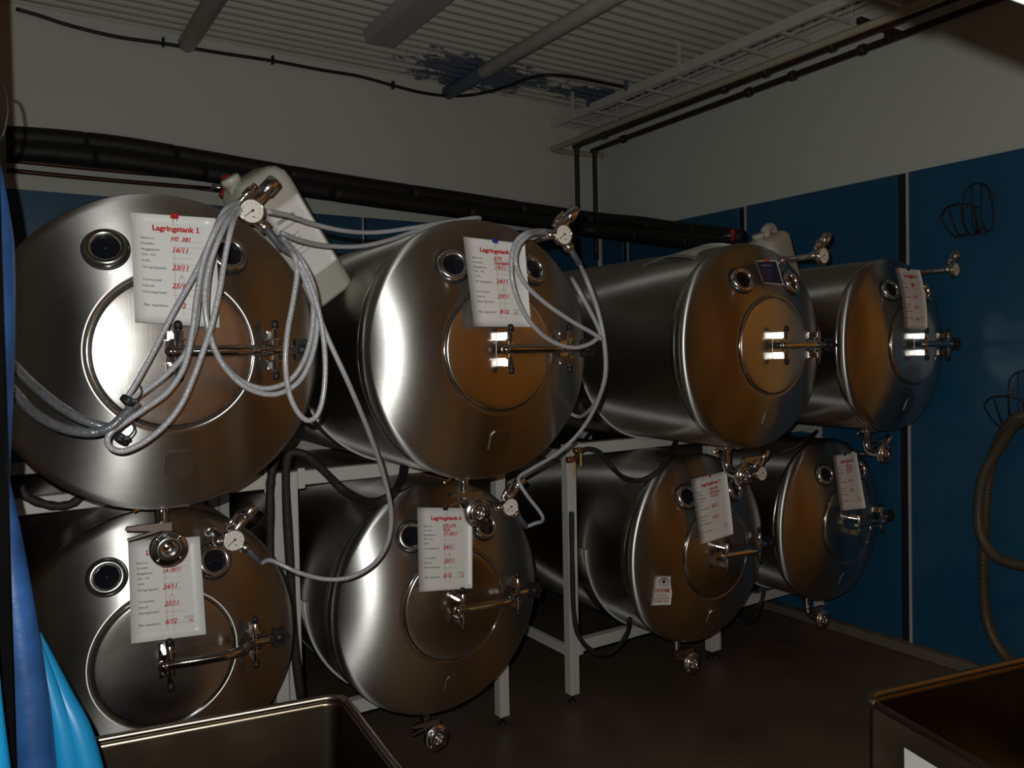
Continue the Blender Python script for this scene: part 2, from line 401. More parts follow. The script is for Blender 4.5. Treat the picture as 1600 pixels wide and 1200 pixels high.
mbk = MB().prism(kn, (.368, .002-DF, TR), (1, 0, 0), (0, 0, 1), (0, -1, 0), .026)
mbk.lathe([(.017, 0), (.015, .006), (.001, .008)], (.368, -DF-.024, TR), (0, -1, 0), 20)
mbk.cyl((.34, -DF-.008, TR), (.368, -DF-.008, TR), .012)
ME['knob'] = mbk.mesh('clamp_knob')
SGX, SGZ = .165, .29
def sight(sx):
    r = math.hypot(SGX, SGZ); d = head_depth(r); t = math.asin(r/RC)
    nrm = Vector((sx*SGX/r*math.sin(t), -math.cos(t), SGZ/r*math.sin(t))); o = Vector((sx*SGX, -d, TR+SGZ))
    ring = MB().lathe([(.058, -.02), (.058, .012), (.055, .019), (.048, .022), (.041, .021), (.037, .016), (.036, .004)], o, nrm, 40).mesh('sight_glass')
    gl = MB().lathe([(.037, .006), (.02, .0065), (.001, .007)], o, nrm, 32).mesh('glass_disc')
    ga = MB().lathe([(.060, -.012), (.0635, -.012), (.0635, .003), (.0585, .004)], o, nrm, 40).mesh('seal_ring')
    return ring, gl, ga
ME['sight_l'] = sight(-1); ME['sight_r'] = sight(1)
pl = [(-.042, -.028), (-.028, -.042), (.028, -.042), (.042, -.028), (.042, .028), (.028, .042), (-.028, .042), (-.042, .028)]
t = math.asin(.33/RC); ey = Vector((0, math.sin(t), math.cos(t)))
ez = Vector((0, -math.cos(t), -math.sin(t)*1.0)); ey = Vector((0, -math.sin(t), math.cos(t)))
ME['plate'] = MB().prism(pl, (.012, -head_depth(.33)+.001, TR-.33), (1, 0, 0), (0, -math.sin(t)*-1, math.cos(t)) if False else ey, ez, .004).mesh('rating_plate')
# outlet: pipe out of the barrel underside, elbow forward, butterfly valve
OY = .15; OZ = -.132
ME['outlet'] = MB().tube([(0, OY, .02), (0, OY, -.02), (0, OY, -.085), (0, OY-.012, -.118), (0, OY-.04, OZ), (0, OY-.09, OZ)], .021, 16, 6).lathe([(.030, 0), (.032, .004), (.032, .012), (.028, .016)], (0, OY, -.005), (0, 0, -1), 24).mesh('outlet_pipe')
ME['wing_nut'] = [MB().box((s*.055, OY, -.012), (.06, .008, .007), Matrix.Rotation(s*.45, 3, 'Y')).mesh('clamp_wing') for s in (-1, 1)]
vy = OY-.09
ME['valve'] = MB().lathe([(.024, 0), (.05, .002), (.055, .006), (.055, .022), (.051, .026), (.038, .027), (.038, .032), (.034, .034), (.026, .034), (.0235, .028), (.0235, -.0)], (0, vy, OZ), (0, -1, 0), 40).cyl((0, vy-.014, OZ+.04), (0, vy-.014, OZ+.078), .0125).mesh('butterfly_valve')
ME['valve_disc'] = MB().lathe([(.0235, .004), (.016, .010), (.001, .012)], (0, vy, OZ), (0, -1, 0), 28).mesh('valve_disc')
ME['valve_ring'] = MB().lathe([(.0245, .026), (.031, .030), (.031, .035), (.0245, .034)], (0, vy, OZ), (0, -1, 0), 32).mesh('valve_seal')
ME['bolts'] = [MB().cyl((.0465*math.cos(R_(a)), vy-.024, OZ+.0465*math.sin(R_(a))), (.0465*math.cos(R_(a)), vy-.031, OZ+.0465*math.sin(R_(a))), .006, 8).mesh('bolt') for a in (45, 135, 225, 315)]
def lever(s):
    a = MB().prism([(0, -.014), (0, .012), (s*.04, .014), (s*.125, .012), (s*.13, .003), (s*.06, -.008)], (-s*.01, vy-.03, OZ+.07), (1, 0, 0), (0, 0, 1), (0, 1, 0), .02)
    b = MB().box((s*.065, vy-.016, OZ+.052), (.10, .012, .007), Matrix.Rotation(s*.2, 3, 'Y'))
    return a.mesh('lever'), b.mesh('lever')
ME['lever_l'] = lever(-1); ME['lever_r'] = lever(1)
# pressure valve on a stub at the upper right of the head
GX, GZ, GY = .195, .375, -.235
gz = TR+GZ
r_ = math.hypot(GX+.02, GZ)
sy = -head_depth(r_)
pv = MB().cyl((GX-.03, sy+.03, gz), (GX-.03, GY+.02, gz), .013, 14).cyl((GX-.03, sy-.004, gz), (GX-.03, sy-.02, gz), .020, 16)
pv.sphere((GX-.045, GY-.002, gz), .019, 16).cyl((GX-.045, GY-.002, gz), (GX+.03, GY-.002, gz-.006), .012, 12)
pv.cyl((GX-.01, GY+.012, gz), (GX+.055, GY+.012, gz+.075), .0165, 18).cyl((GX+.048, GY+.012, gz+.067), (GX+.08, GY+.012, gz+.104), .022, 22)
pv.cyl((GX-.025, GY+.005, gz+.03), (GX+.02, GY+.005, gz+.085), .008, 10).cyl((GX-.012, GY+.004, gz+.046), (GX+.008, GY+.004, gz+.070), .012, 12)
pv.cyl((GX, GY+.01, gz), (GX+.04, GY+.01, gz-.034), .0155, 16)
ME['pressure_valve'] = pv.mesh('pressure_valve')
ME['gauge'] = MB().lathe([(.012, -.03), (.033, -.022), (.037, -.018), (.037, .004), (.035, .007), (.033, .005)], (GX, GY-.02, gz), (0, -1, 0), 36).mesh('gauge_case')
ME['gauge_dial'] = MB().lathe([(.0335, .003), (.001, .003)], (GX, GY-.02, gz), (0, -1, 0), 36).mesh('gauge_dial')
nd = MB().box((GX-.006, GY-.0245, gz-.005), (.034, .001, .0022), Matrix.Rotation(-.68, 3, 'Y')).lathe([(.004, 0), (.004, .002), (.001, .003)], (GX+.003, GY-.0235, gz+.002), (0, -1, 0), 12)
for k in range(9):
    a = R_(225-270*k/8); nd.box((GX+.024*math.cos(a), GY-.0235, gz+.024*math.sin(a)), (.005, .0006, .0013), Matrix.Rotation(-a, 3, 'Y'))
nd.box((GX+.006, GY-.0235, gz-.016), (.007, .0006, .003))
ME['needle'] = nd.mesh('needle')
ME['sleeve_nut'] = MB().cyl((GX+.036, GY+.01, gz-.030), (GX+.052, GY+.01, gz-.044), .0195, 18).mesh('hose_nut')
ME['sleeve'] = MB().cyl((GX+.05, GY+.01, gz-.042), (GX+.095, GY+.01, gz-.098), .0125, 14, .011).lathe([(.0135, 0), (.0135, .008), (.0115, .009)], (GX+.088, GY+.01, gz-.089), (.63, 0, -.78), 14).mesh('hose_sleeve')
SLEEVE_END = Vector((GX+.095, GY+.01, gz-.098))

TANKS = {1: (.434, 2.603, .023), 2: (1.500, 2.528, .014), 3: (2.946, 2.514, .012), 4: (4.172*.96, 2.575*.96, .006),
         5: (.450, 2.980, -.992), 6: (1.514, 2.932, -1.002), 7: (2.971, 2.894, -1.006), 8: (4.111*.97, 2.942*.97, -1.018*.97)}
LBL = {1: 'brushed steel storage tank, upper row, nearest the blue plastic, draped with looped hoses',
       2: 'brushed steel storage tank, upper row, second from the left, sheet with blue clip',
       3: 'brushed steel storage tank, upper row, third from the left, with small navy card',
       4: 'brushed steel storage tank, upper row, farthest right beside the blue wall',
       5: 'brushed steel storage tank, lower row, leftmost, behind the steel vat',
       6: 'brushed steel storage tank, lower row, second from the left, wearing sheet number 6',
       7: 'brushed steel storage tank, lower row, third from left, with white HUOM sticker',
       8: 'brushed steel storage tank, lower row, rightmost, next to the blue wall'}
TK = {}
SC = {4: .96, 8: .97}
def make_tank(i):
    X, Y, Z = TANKS[i]; root = empty('storage_tank', (X, Y, CAMZ+Z-TR*SC.get(i, 1))); root.scale = (SC.get(i, 1),)*3
    tag(root, LBL[i], 'tank', 'horizontal steel storage tanks stacked in two rows')
    P = lambda n, k, mt, par=root: link(n, ME[k] if isinstance(k, str) else k, M[mt], par)
    P('body', 'body', 'tank'); P('rim_band', 'rim_band', 'satin'); P('opening_lip', 'opening_lip', 'polish'); P('door_gasket', 'gasket', 'blackrub')
    d = P('manway_door', 'door', 'door')
    b = P('crossbar_bracket', 'centre_bracket', 'polish'); P('pin', 'pin_c', 'polish', b)
    for q in ME['caps_c']: P('pin_cap', q, 'blackrub', b)
    b = P('clamp_bracket', 'clamp_bracket', 'polish'); P('pin', 'pin_s', 'polish', b)
    for q in ME['caps_s']: P('pin_cap', q, 'blackrub', b)
    P('crossbar', 'crossbar', 'polish'); k = P('clamp_knob', 'knob', 'blackrub'); k['label'] = 'black lobed clamp knob'
    for s in ('sight_l', 'sight_r'):
        rg, gl, ga = ME[s]; o = P('sight_glass', rg, 'silver'); P('glass_disc', gl, 'glass', o); P('seal_ring', ga, 'blackrub', o)
    P('rating_plate', 'plate', 'tank')
    P('outlet_pipe', 'outlet', 'polish')
    for q in ME['wing_nut']: P('clamp_wing', q, 'polish')
    v = P('butterfly_valve', 'valve', 'silver'); P('valve_disc', 'valve_disc', 'polish', v); P('valve_seal', 'valve_ring', 'blackrub', v); [P('bolt', q, 'polish', v) for q in ME['bolts']]
    for q in ME['lever_r' if i == 3 else 'lever_l']: P('lever', q, 'satin', v)
    g = P('pressure_valve', 'pressure_valve', 'silver'); g.location = (.004, 0, .026 if i < 5 else .012); P('gauge_case', 'gauge', 'polish', g)
    x = P('gauge_dial', 'gauge_dial', 'dial', g); x['label'] = 'round white gauge dial'
    P('needle', 'needle', 'ink', g)
    if i in (1, 2, 5, 6):
        P('hose_nut', 'sleeve_nut', 'whitepl' if i in (2, 5, 6) else 'satin', g); P('hose_sleeve', 'sleeve', 'greyrub', g)
    TK[i] = root; return root
for i in TANKS: make_tank(i)
def tl(i, x, y, z):   # tank local -> world; z measured from tank axis
    X, Y, Z = TANKS[i]; return Vector((X+x, Y+y, CAMZ+Z+z))

# ------------------------------------------------------------------ frames
FY = 3.272; REAR = 4.45
FR = [(-.09, .980), (.984, 2.052), (2.425, 3.487), (3.489, 4.503)]
PWS = [(.054, .052), (.052, .054), (.056, .039), (.037, .05)]
FLB = ['white steel rack under the leftmost pair of tanks', 'white steel rack holding the second pair of tanks', 'white steel rack holding the third pair of tanks, post in full view', 'white steel rack holding the pair of tanks by the blue wall']
for k, (a, b) in enumerate(FR):
    root = empty('tank_rack', ((a+b)/2, FY, 0)); tag(root, FLB[k], 'rack', 'white steel tank racks')
    cx = (a+b)/2; PW = .055; pa, pb = PWS[k]
    up_t = 1.334; lo_t = .318
    for yy in (FY, REAR):
        for x, pw in ((a+pa/2, pa), (b-pb/2, pb)):
            q = MB().box((x-cx, yy-FY, .045+(up_t-.045)/2), (pw, PW, up_t-.045), bev=.003)
            q.build('post', M['frame'], root)
            MB().cyl((x-cx, yy-FY, .0), (x-cx, yy-FY, .012), .022, 14, .018).cyl((x-cx, yy-FY, .01), (x-cx, yy-FY, .05), .009, 8).build('foot', M['wire'], root)
            if yy == FY:
                for z in (.22, .38, .62, 1.0, 1.24):
                    MB().cyl((x-cx-.01, yy-FY-PW/2-.004, z), (x-cx-.01, yy-FY-PW/2+.002, z), .006, 8).build('bolt', M['alu'], root)
        for z in (up_t, lo_t):
            MB().box((0, yy-FY, z-.03), (b-a-pa-pb+.002, PW*.9, .06), bev=.003).build('cross_beam', M['frame'], root)
            for s in (-1, 1): MB().box((s*((b-a)/2-PW-.012), yy-FY-PW*.45-.002, z-.03), (.03, .006, .085), bev=.001).build('end_plate', M['frame'], root)
    for x in (a+pa/2, b-pb/2):
        for z in (up_t-.06, lo_t-.06):
            MB().box((x-cx, (REAR-FY)/2, z), (.032, REAR-FY-PW+.004, .05), bev=.003).build('side_rail', M['frame'], root)
    # cradles
    for i in (k+1, k+5):
        X, Y, Z = TANKS[i]; z0 = CAMZ+Z
        RR = TR*SC.get(i, 1)
        for y0, y1 in ((3.19, 3.29), (4.36, 4.48)):
            vs = []; fs = []; N_ = 40
            for j in range(N_+1):
                an = math.pi+math.pi*j/N_
                for rr, yy in ((RR+.001, y0), (RR+.007, y0), (RR+.007, y1), (RR+.001, y1)):
                    vs.append((X-cx+rr*math.cos(an), yy-FY, z0+rr*math.sin(an)))
            for j in range(N_):
                for e in range(4): f = (e+1) % 4; fs.append((j*4+e, j*4+f, j*4+4+f, j*4+4+e))
            fs += [(0, 1, 2, 3), (N_*4+3, N_*4+2, N_*4+1, N_*4)]
            mb = MB().add(vs, fs)
            zb = up_t if i < 5 else lo_t
            h = z0-RR-.004-zb
            if h > .002: mb.box((X-cx, (y0+y1)/2-FY+.05, zb+h/2), (.30, .09, h))
            cr = mb.build('cradle', M['satin'], root)
            MB().tube([(X-cx+(RR+.0055)*math.cos(math.pi*(1+j/40)), y0-FY, z0+(RR+.0055)*math.sin(math.pi*(1+j/40))) for j in range(41)], .0055, 8, 0).build('edge_bead', M['bead'], cr)  # bead added to catch the flash as a bright line

# ------------------------------------------------------------------ text
def text_tris(s, size, x, y, shear=0, bold=0, align='LEFT', rot=0):
    cu = bpy.data.curves.new('t', 'FONT'); cu.body = s; cu.size = size; cu.shear = shear; cu.offset = bold; cu.align_x = align; cu.resolution_u = 2
    ob = bpy.data.objects.new('t', cu); me = ob.to_mesh()
    c, sn = math.cos(rot), math.sin(rot)
    vs = [(x+v.co.x*c-v.co.y*sn, y+v.co.x*sn+v.co.y*c) for v in me.vertices]; fs = [tuple(p.vertices) for p in me.polygons]
    ob.to_mesh_clear(); bpy.data.objects.remove(ob); bpy.data.curves.remove(cu)
    return vs, fs
class Sheet:
    """four corners tl,tr,br,bl in world; bulge gives a gentle curl"""
    def __init__(s, c, W, H, bulge=0, twist=0):
        s.c = [Vector(q) for q in c]; s.W = W; s.H = H; s.b = bulge; s.tw = twist
        s.n = ((s.c[1]-s.c[0]).cross(s.c[3]-s.c[0])).normalized()
        if s.n.dot(EYE-s.c[0]) < 0: s.n = -s.n
    def at(s, x, y, off=0):
        u = x/s.W; v = 1-y/s.H
        p = (s.c[0]*(1-u)+s.c[1]*u)*(1-v)+(s.c[3]*(1-u)+s.c[2]*u)*v
        return p+s.n*(off+s.b*4*v*(1-v)+s.tw*(u-.5)*v)
    def build(s, name, mat, parent=None):
        nx, ny = 6, 12; vs = []; fs = []
        for off in (0, -.0008):
            for j in range(ny+1):
                for i in range(nx+1): vs.append(s.at(s.W*i/nx, s.H*j/ny, off))
        K = (nx+1)*(ny+1)
        for j in range(ny):
            for i in range(nx):
                a = j*(nx+1)+i; fs.append((a, a+1, a+nx+2, a+nx+1)); fs.append((K+a, K+a+nx+1, K+a+nx+2, K+a+1))
        ed = [i for i in range(nx+1)]+[j*(nx+1)+nx for j in range(1, ny+1)]+[ny*(nx+1)+i for i in range(nx-1, -1, -1)]+[j*(nx+1) for j in range(ny-1, 0, -1)]
        for q in range(len(ed)): a, b = ed[q], ed[(q+1) % len(ed)]; fs.append((a, b, K+b, K+a))
        return MB().add(vs, fs, True).build(name, mat, parent)
    def ink(s, items, name, mat, parent, off=.0009):
        mb = MB()
        for vs, fs in items: mb.add([s.at(x, y, off) for x, y in vs], fs)
        return mb.build(name, mat, parent)
def rect(x0, y0, x1, y1): return [(x0, y0), (x1, y0), (x1, y1), (x0, y1)], [(0, 1, 2, 3)]
def frame_rect(x0, y0, x1, y1, t=.0006): return [rect(x0, y0, x1, y0+t), rect(x0, y1-t, x1, y1), rect(x0, y0, x0+t, y1), rect(x1-t, y0, x1, y1)]
FIELDS = [('Batch nr:', .228), ('Produkt:', .213), ('Bryggdatum:', .197), ('OG - FG:', .182), ('Vol%:', .166), ('Till lagringstank:', .148), ('Torrhumlad:', .114), ('Kyla p\u00e5:', .098), ('Klarningsmedel:', .081), ('Plan. tappdatum:', .046)]
def tank_sheet(num, quad, hand, label, clip='red', cross=None, bulge=0, twist=0, smear=True):
    W, H = .212, .298
    sh = Sheet(quad, W, H, bulge, twist)
    o = sh.build('tank_sheet', M['paper']); tag(o, label, 'sheet', 'laminated record sheets on the tanks')
    if num:
        tt = [text_tris('Lagringstank '+num, .0205, W*.515, .2535, bold=.0009, align='CENTER')]
        if num == '1':
            xm = max(v[0] for v in tt[0][0]); tt += [rect(xm-.0065, .2528, xm+.0035, .2550), ([(xm-.0055, .2635), (xm-.002, .2635), (xm-.001, .268), (xm-.002, .268)], [(0, 1, 2, 3)])]
        sh.ink(tt, 'title_text', M['red'], o)
    it = []
    for s, y in FIELDS:
        it.append(text_tris(s, .0092, .022, y, bold=.00012))
        if 'Torr' not in s: it.append(rect(.094, y-.002, .15 if y < .2 else .175, y-.0014))
    it += frame_rect(.112, .111, .126, .127); it.append(text_tris('Ja', .007, .1155, .129))
    it += frame_rect(.150, .042, .164, .056)+frame_rect(.164, .042, .178, .056)
    it.append(text_tris('Fat', .007, .152, .058)); it.append(text_tris('Flaska', .007, .162, .058))
    sh.ink(it, 'printed_form', M['ink'], o)
    if smear: sh.ink([rect(.100, .03, .104, .2), rect(.119, .02, .122, .17)], 'pink_smear', M['pink'], o, .0006)
    hw = [text_tris(s, .0185 if len(s) < 7 else .0155, .093+random.uniform(0, .004), y, shear=.3, bold=.0006, rot=random.uniform(-.03, .06)) for s, y in hand]
    if cross is not None: hw.append(text_tris('x', .016, .1535+.014*cross, .0445, bold=.0004))
    for q in hw: sh.ink([q], 'handwritten_line', M['red'], o, .0012)
    # binder clip at the top edge
    cm = {'red': 'redpl', 'blue': 'bclip', 'black': 'blackrub'}[clip]
    mb = MB(); c = sh.at(W*.5, H-.004); ex = (sh.c[1]-sh.c[0]).normalized(); ey = (sh.c[0]-sh.c[3]).normalized(); rot = Matrix((ex, ey, sh.n)).transposed()
    mb.box(c+ey*.002, (.022, .016, .010), rot, bev=.002); cl = mb.build('binder_clip', M[cm], o)
    mb = MB()
    for s in (-1, 1): mb.tube([c+ex*(s*.003)+sh.n*.006, c+ex*(s*.005)-ey*.014+sh.n*.007, c+ex*(s*.007)-ey*.026+sh.n*.004], .0009, 6, 4)
    mb.tube([c+ey*.008, c+ey*.018-sh.n*.004, c+ey*.022-sh.n*.012], .0012, 6, 4)
    mb.build('clip_wire', M['satin'], cl)
    return o
def quad(i, px, ytop, ybot):
    Y = TANKS[i][1]; return [atY(*px[0], Y+ytop), atY(*px[1], Y+ytop), atY(*px[2], Y+ybot), atY(*px[3], Y+ybot)]
tank_sheet('1', quad(1, [(204, 332), (337, 341), (343, 512), (211, 503)], -.155, -.205), [('HS  381', .228), ('16/11', .197), ('23/11', .148), ('25/11', .098), ('6/12', .046)], 'white record sheet headed Lagringstank 1, partly behind looped hoses', 'red')
tank_sheet('2', quad(2, [(724, 370), (820, 381), (830, 511), (741, 510)], -.15, -.20), [('373', .228), ('Pentaator', .213), ('19/11', .197), ('24/11', .148), ('29/11', .098), ('8/12', .046)], 'white record sheet headed Lagringstank 2 with a blue clip', 'blue', 0)
tank_sheet('5', quad(5, [(200, 846), (312, 838), (322, 991), (205, 1006)], -.15, -.20), [('    382', .228), ('Kol', .213), ('14-18/11', .197), ('24/11', .148), ('25/11', .098), ('6/12', .046)], 'white record sheet behind the round outlet valve on the lower left tank', 'black', 1)
tank_sheet('6', quad(6, [(652, 793), (738, 794), (738, 919), (655, 925)], -.15, -.20), [('372-373', .228), ('Kol', .213), ('17-18/11', .197), ('24/11', .148), ('25/11', .098), ('6/12', .046)], 'white record sheet headed Lagringstank 6 with black clip', 'black', 1)
tank_sheet('7', quad(7, [(1080, 749), (1135, 736), (1146, 834), (1095, 851)], -.14, -.20), [('385-386', .228), ('Jouluolut', .213), ('21-25/11', .197), ('30/11', .148), ('2/12', .098)], 'white record sheet headed Lagringstank 7 hanging askew', 'red', 1, smear=False)
tank_sheet('4', quad(4, [(1399, 418), (1437, 422), (1449, 515), (1414, 513)], -.14, -.20), [('384', .245), ('383', .213), ('382', .203), ('29/11', .148), ('30/11', .098), ('14/12', .040)], 'curled white record sheet on the upper tank by the blue wall', 'black', bulge=.012)
tank_sheet('8', quad(8, [(1302, 712), (1338, 707), (1353, 794), (1314, 798)], -.14, -.20), [('385-386', .228), ('Jouluolut', .213), ('21-25/11', .197), ('30/11', .148), ('2/12', .098)], 'white record sheet on the lower tank by the blue wall', 'black', 1, smear=False)
# small navy card on tank 3
sh = Sheet(quad(3, [(1180, 407), (1213, 406), (1225, 446), (1193, 443)], -.13, -.15), .13, .10)
o = sh.build('notice_card', M['alu']); tag(o, 'small navy card in pale frame with red clip on third upper tank', 'card')
sh.ink([rect(.006, .006, .124, .094)], 'card_face', M['navy'], o)
sh.ink([text_tris(s, .009, .02, y) for s, y in (('LAGRINGSTANK', .075), ('___________', .06), ('____ ________', .045), ('________', .03), ('_____  ____', .018))], 'card_print', M['alu'], o, .0016)
MB().box(sh.at(.065, .098, .003), (.02, .012, .014), bev=.002).build('clip', M['redpl'], o)
# HUOM stickers
def sticker(i, px, label, ys):
    Y = TANKS[i][1]; sh = Sheet([atY(*px[k], Y+ys[k]) for k in range(4)], .10, .13)
    o = sh.build('warning_sticker', M['paper']); tag(o, label, 'sticker', 'white HUOM stickers')
    sh.ink([text_tris('HUOM!', .023, .05, .058, bold=.0009, align='CENTER')]+[text_tris(s, .0098, .05, y, bold=.0002, align='CENTER') for s, y in (('PESTY JOKO', .040), ('KATTOON ALUSTA', .027), ('PANEMO VAPAA', .014))], 'red_print', M['red'], o)
    a = []
    for k in range(14):
        t0 = math.pi*(.08+.84*k/14); t1 = math.pi*(.08+.84*(k+1)/14)
        a.append(([(.05+.021*math.cos(t0), .100+.018*math.sin(t0)), (.05+.021*math.cos(t1), .100+.018*math.sin(t1)), (.05+.026*math.cos(t1), .099+.024*math.sin(t1)), (.05+.026*math.cos(t0), .099+.024*math.sin(t0))], [(0, 1, 2, 3)]))
    a.append(([(.05+.009*math.cos(2*math.pi*k/16), .106+.009*math.sin(2*math.pi*k/16)) for k in range(16)], [tuple(range(16))]))
    a += [rect(.022, .100, .032, .103), rect(.068, .100, .078, .103), rect(.026, .093, .074, .0945), text_tris('OLUTPANIMO', .0085, .05, .084, align='CENTER')]
    sh.ink(a, 'emblem', M['ink'], o); return o
sticker(7, [(1023, 900), (1053, 900), (1048, 945), (1017, 946)], 'white HUOM sticker with black emblem on third lower tank', (-.105, -.115, -.10, -.09))
sticker(5, [(78, 1083), (121, 1080), (130, 1140), (88, 1144)], 'white HUOM sticker half hidden by the blue plastic', (-.095, -.105, -.085, -.075))

# ------------------------------------------------------------------ hoses
def hose(pts, r, label, name='clear_hose', mat='hose', group='clear braided hoses', sub=7, cat='hose'):
    mb = MB().tube(pts, r, 10, sub)
    o = mb.build(name, M[mat]); return tag(o, label, cat, group)
def sleeve(i):
    X, Y, Z = TANKS[i]; return Vector((X+SLEEVE_END.x+.004, Y+SLEEVE_END.y, CAMZ+Z-TR+SLEEVE_END.z+(.026 if i < 5 else .012)))
def P1(Y, lst): return [atY(x, y, Y if len(q) == 0 else q[0]) for x, y, *q in lst]
HR = .0078
g1 = 2.30   # plane of the hoses hung in front of tank 1
hose(P1(g1, [(386, 324, 2.43), (372, 316, 2.37), (350, 330), (331, 372), (306, 425), (270, 490), (238, 552), (210, 602), (193, 627)]), HR, 'clear hose running straight down from first gauge to the tie on the first tank door')
hose(P1(2.29, [(386, 325, 2.42), (371, 319, 2.36), (344, 348), (322, 400), (311, 455), (306, 505), (292, 548), (262, 583), (225, 612), (205, 624), (192, 628)]), HR, 'clear hose curving from first gauge leftward into the tie')
hose(P1(2.275, [(387, 326, 2.41), (371, 322, 2.35), (350, 350), (331, 405), (323, 460), (325, 515), (342, 558), (372, 592), (412, 607), (450, 596), (474, 565), (487, 520), (489, 470), (478, 425), (455, 390), (437, 370, 2.36)]), HR, 'clear hose in inner wide loop before the first tank')
hose(P1(2.26, [(387, 327, 2.40), (370, 325, 2.34), (347, 362), (326, 420), (320, 475), (330, 530), (352, 575), (388, 607), (430, 616), (468, 595), (489, 550), (496, 500), (490, 448), (470, 405), (440, 370, 2.33)]), HR, 'clear hose in outer wide loop before the first tank')
hose(P1(2.25, [(386, 328, 2.40), (372, 330, 2.33), (362, 354), (352, 400), (343, 455), (330, 510), (315, 555), (302, 590), (284, 630), (258, 664), (226, 690), (196, 704), (177, 702), (168, 691), (173, 676), (195, 660), (224, 640), (262, 612), (288, 572), (300, 520), (308, 460), (320, 400), (345, 345), (372, 320, 2.36)]), HR, 'clear hose with the lowest loop hanging below the first tank door')
hose([sleeve(1)]+P1(2.24, [(458, 396), (464, 425), (458, 470), (449, 520), (446, 570), (452, 615), (466, 645), (482, 657), (497, 646), (506, 612), (508, 560), (501, 500), (485, 445), (462, 400), (444, 376, 2.33)]), HR, 'clear hose in the narrow loop at right edge of the first tank')
hose([sleeve(1)]+P1(2.25, [(462, 405), (486, 462), (512, 528), (545, 600), (578, 680, 2.35), (600, 745, 2.45), (611, 800, 2.5), (606, 846, 2.52), (585, 880, 2.55), (550, 901, 2.58), (510, 905, 2.62), (465, 894, 2.68), (425, 876, 2.72)])+[sleeve(5)], HR, 'clear hose dropping from first upper gauge to lower left gauge')
hose([atY(418, 330, 2.36), atY(450, 337, 2.42), atY(490, 350, 2.5), atY(540, 361, 2.55), atY(590, 363, 2.6), atY(650, 355, 2.62), atY(710, 345, 2.64), atY(750, 341, 2.66), Vector((1.58, 2.80, CAMZ+.49)), Vector((1.68, 2.95, CAMZ+.455))], HR, 'upper of two clear hoses sagging across to second upper tank')
hose([atY(440, 364, 2.36), atY(470, 376, 2.42), atY(510, 384, 2.5), atY(560, 385, 2.55), atY(605, 376, 2.58), atY(650, 361, 2.62), atY(700, 349, 2.64), Vector((1.50, 2.76, CAMZ+.492)), Vector((1.56, 2.95, CAMZ+.488))], HR, 'lower of two clear hoses sagging across to second upper tank')
# second tank
hose(P1(2.21, [(860, 362, 2.34), (842, 360, 2.28), (822, 364), (806, 378), (799, 405), (801, 440), (812, 475), (832, 508), (860, 532), (893, 543), (920, 538), (938, 525)]), HR, 'clear hose in outer loop from second gauge across the sheet')
hose(P1(2.20, [(860, 364, 2.34), (842, 363, 2.28), (826, 368), (810, 385), (806, 412), (820, 443), (850, 472), (890, 500), (925, 520), (940, 530)]), HR, 'clear hose in inner diagonal loop from second gauge')
hose([sleeve(2)]+P1(2.22, [(918, 440), (934, 485), (944, 535), (945, 590, 2.25), (928, 640, 2.35), (900, 682, 2.45), (862, 714, 2.55), (828, 734, 2.63), (810, 748, 2.68), (822, 772, 2.66), (840, 795, 2.64), (848, 808, 2.64), (846, 815, 2.66), (838, 817, 2.68)])+[sleeve(6)], HR, 'clear hose from second upper gauge round tank edge to lower gauge')
hose([sleeve(2)]+P1(2.235, [(922, 452), (938, 500), (946, 548), (946, 590, 2.27), (936, 620, 2.35), (922, 640, 2.45), (906, 651, 2.55), (890, 646, 2.6)]), HR, 'clear hose hanging right of second upper tank, short end')
hose(P1(2.245, [(893, 434, 2.30), (905, 455), (925, 492), (936, 515), (940, 530)]), HR, 'short clear hose behind the second gauge bundle')
# thick braided hoses from the left
hose([atY(-40, 520, 1.9), atY(15, 567, 2.05), atY(55, 605, 2.2), atY(100, 640, 2.28), atY(140, 660, 2.3), atY(180, 668, 2.29), atY(196, 648, 2.27), atY(208, 632, 2.27)], .0125, 'upper thick grey braided hose entering from behind blue plastic', 'braided_hose', 'hose2', 'thick grey braided hoses')
hose([atY(-40, 570, 1.9), atY(15, 607, 2.03), atY(50, 643, 2.16), atY(95, 668, 2.24), atY(140, 676, 2.26), (atY(172, 668, 2.25)), atY(192, 650, 2.25), atY(214, 628, 2.26)], .0125, 'lower thick grey braided hose entering from behind blue plastic', 'braided_hose', 'hose2', 'thick grey braided hoses')
for (x, y, lab) in ((200, 626, 'black cable tie bundling hoses at the first tank door'), (188, 684, 'black cable tie on the low hose loop')):
    c = atY(x, y, 2.25); mb = MB(); ax = (rt*.6+up*.8).normalized()
    mb.lathe([(.017, -.006), (.020, -.006), (.020, .006), (.017, .006), (.017, -.006)], c, ax, 18)
    mb.box(c+rt*.02-fw*.008, (.016, .01, .012), bev=.002); mb.tube([c+rt*.02, c+rt*.035+up*.02, c+rt*.03+up*.04], .0022, 6, 5)
    tag(mb.build('cable_tie', M['cable']), lab, 'cable tie', 'black cable ties')
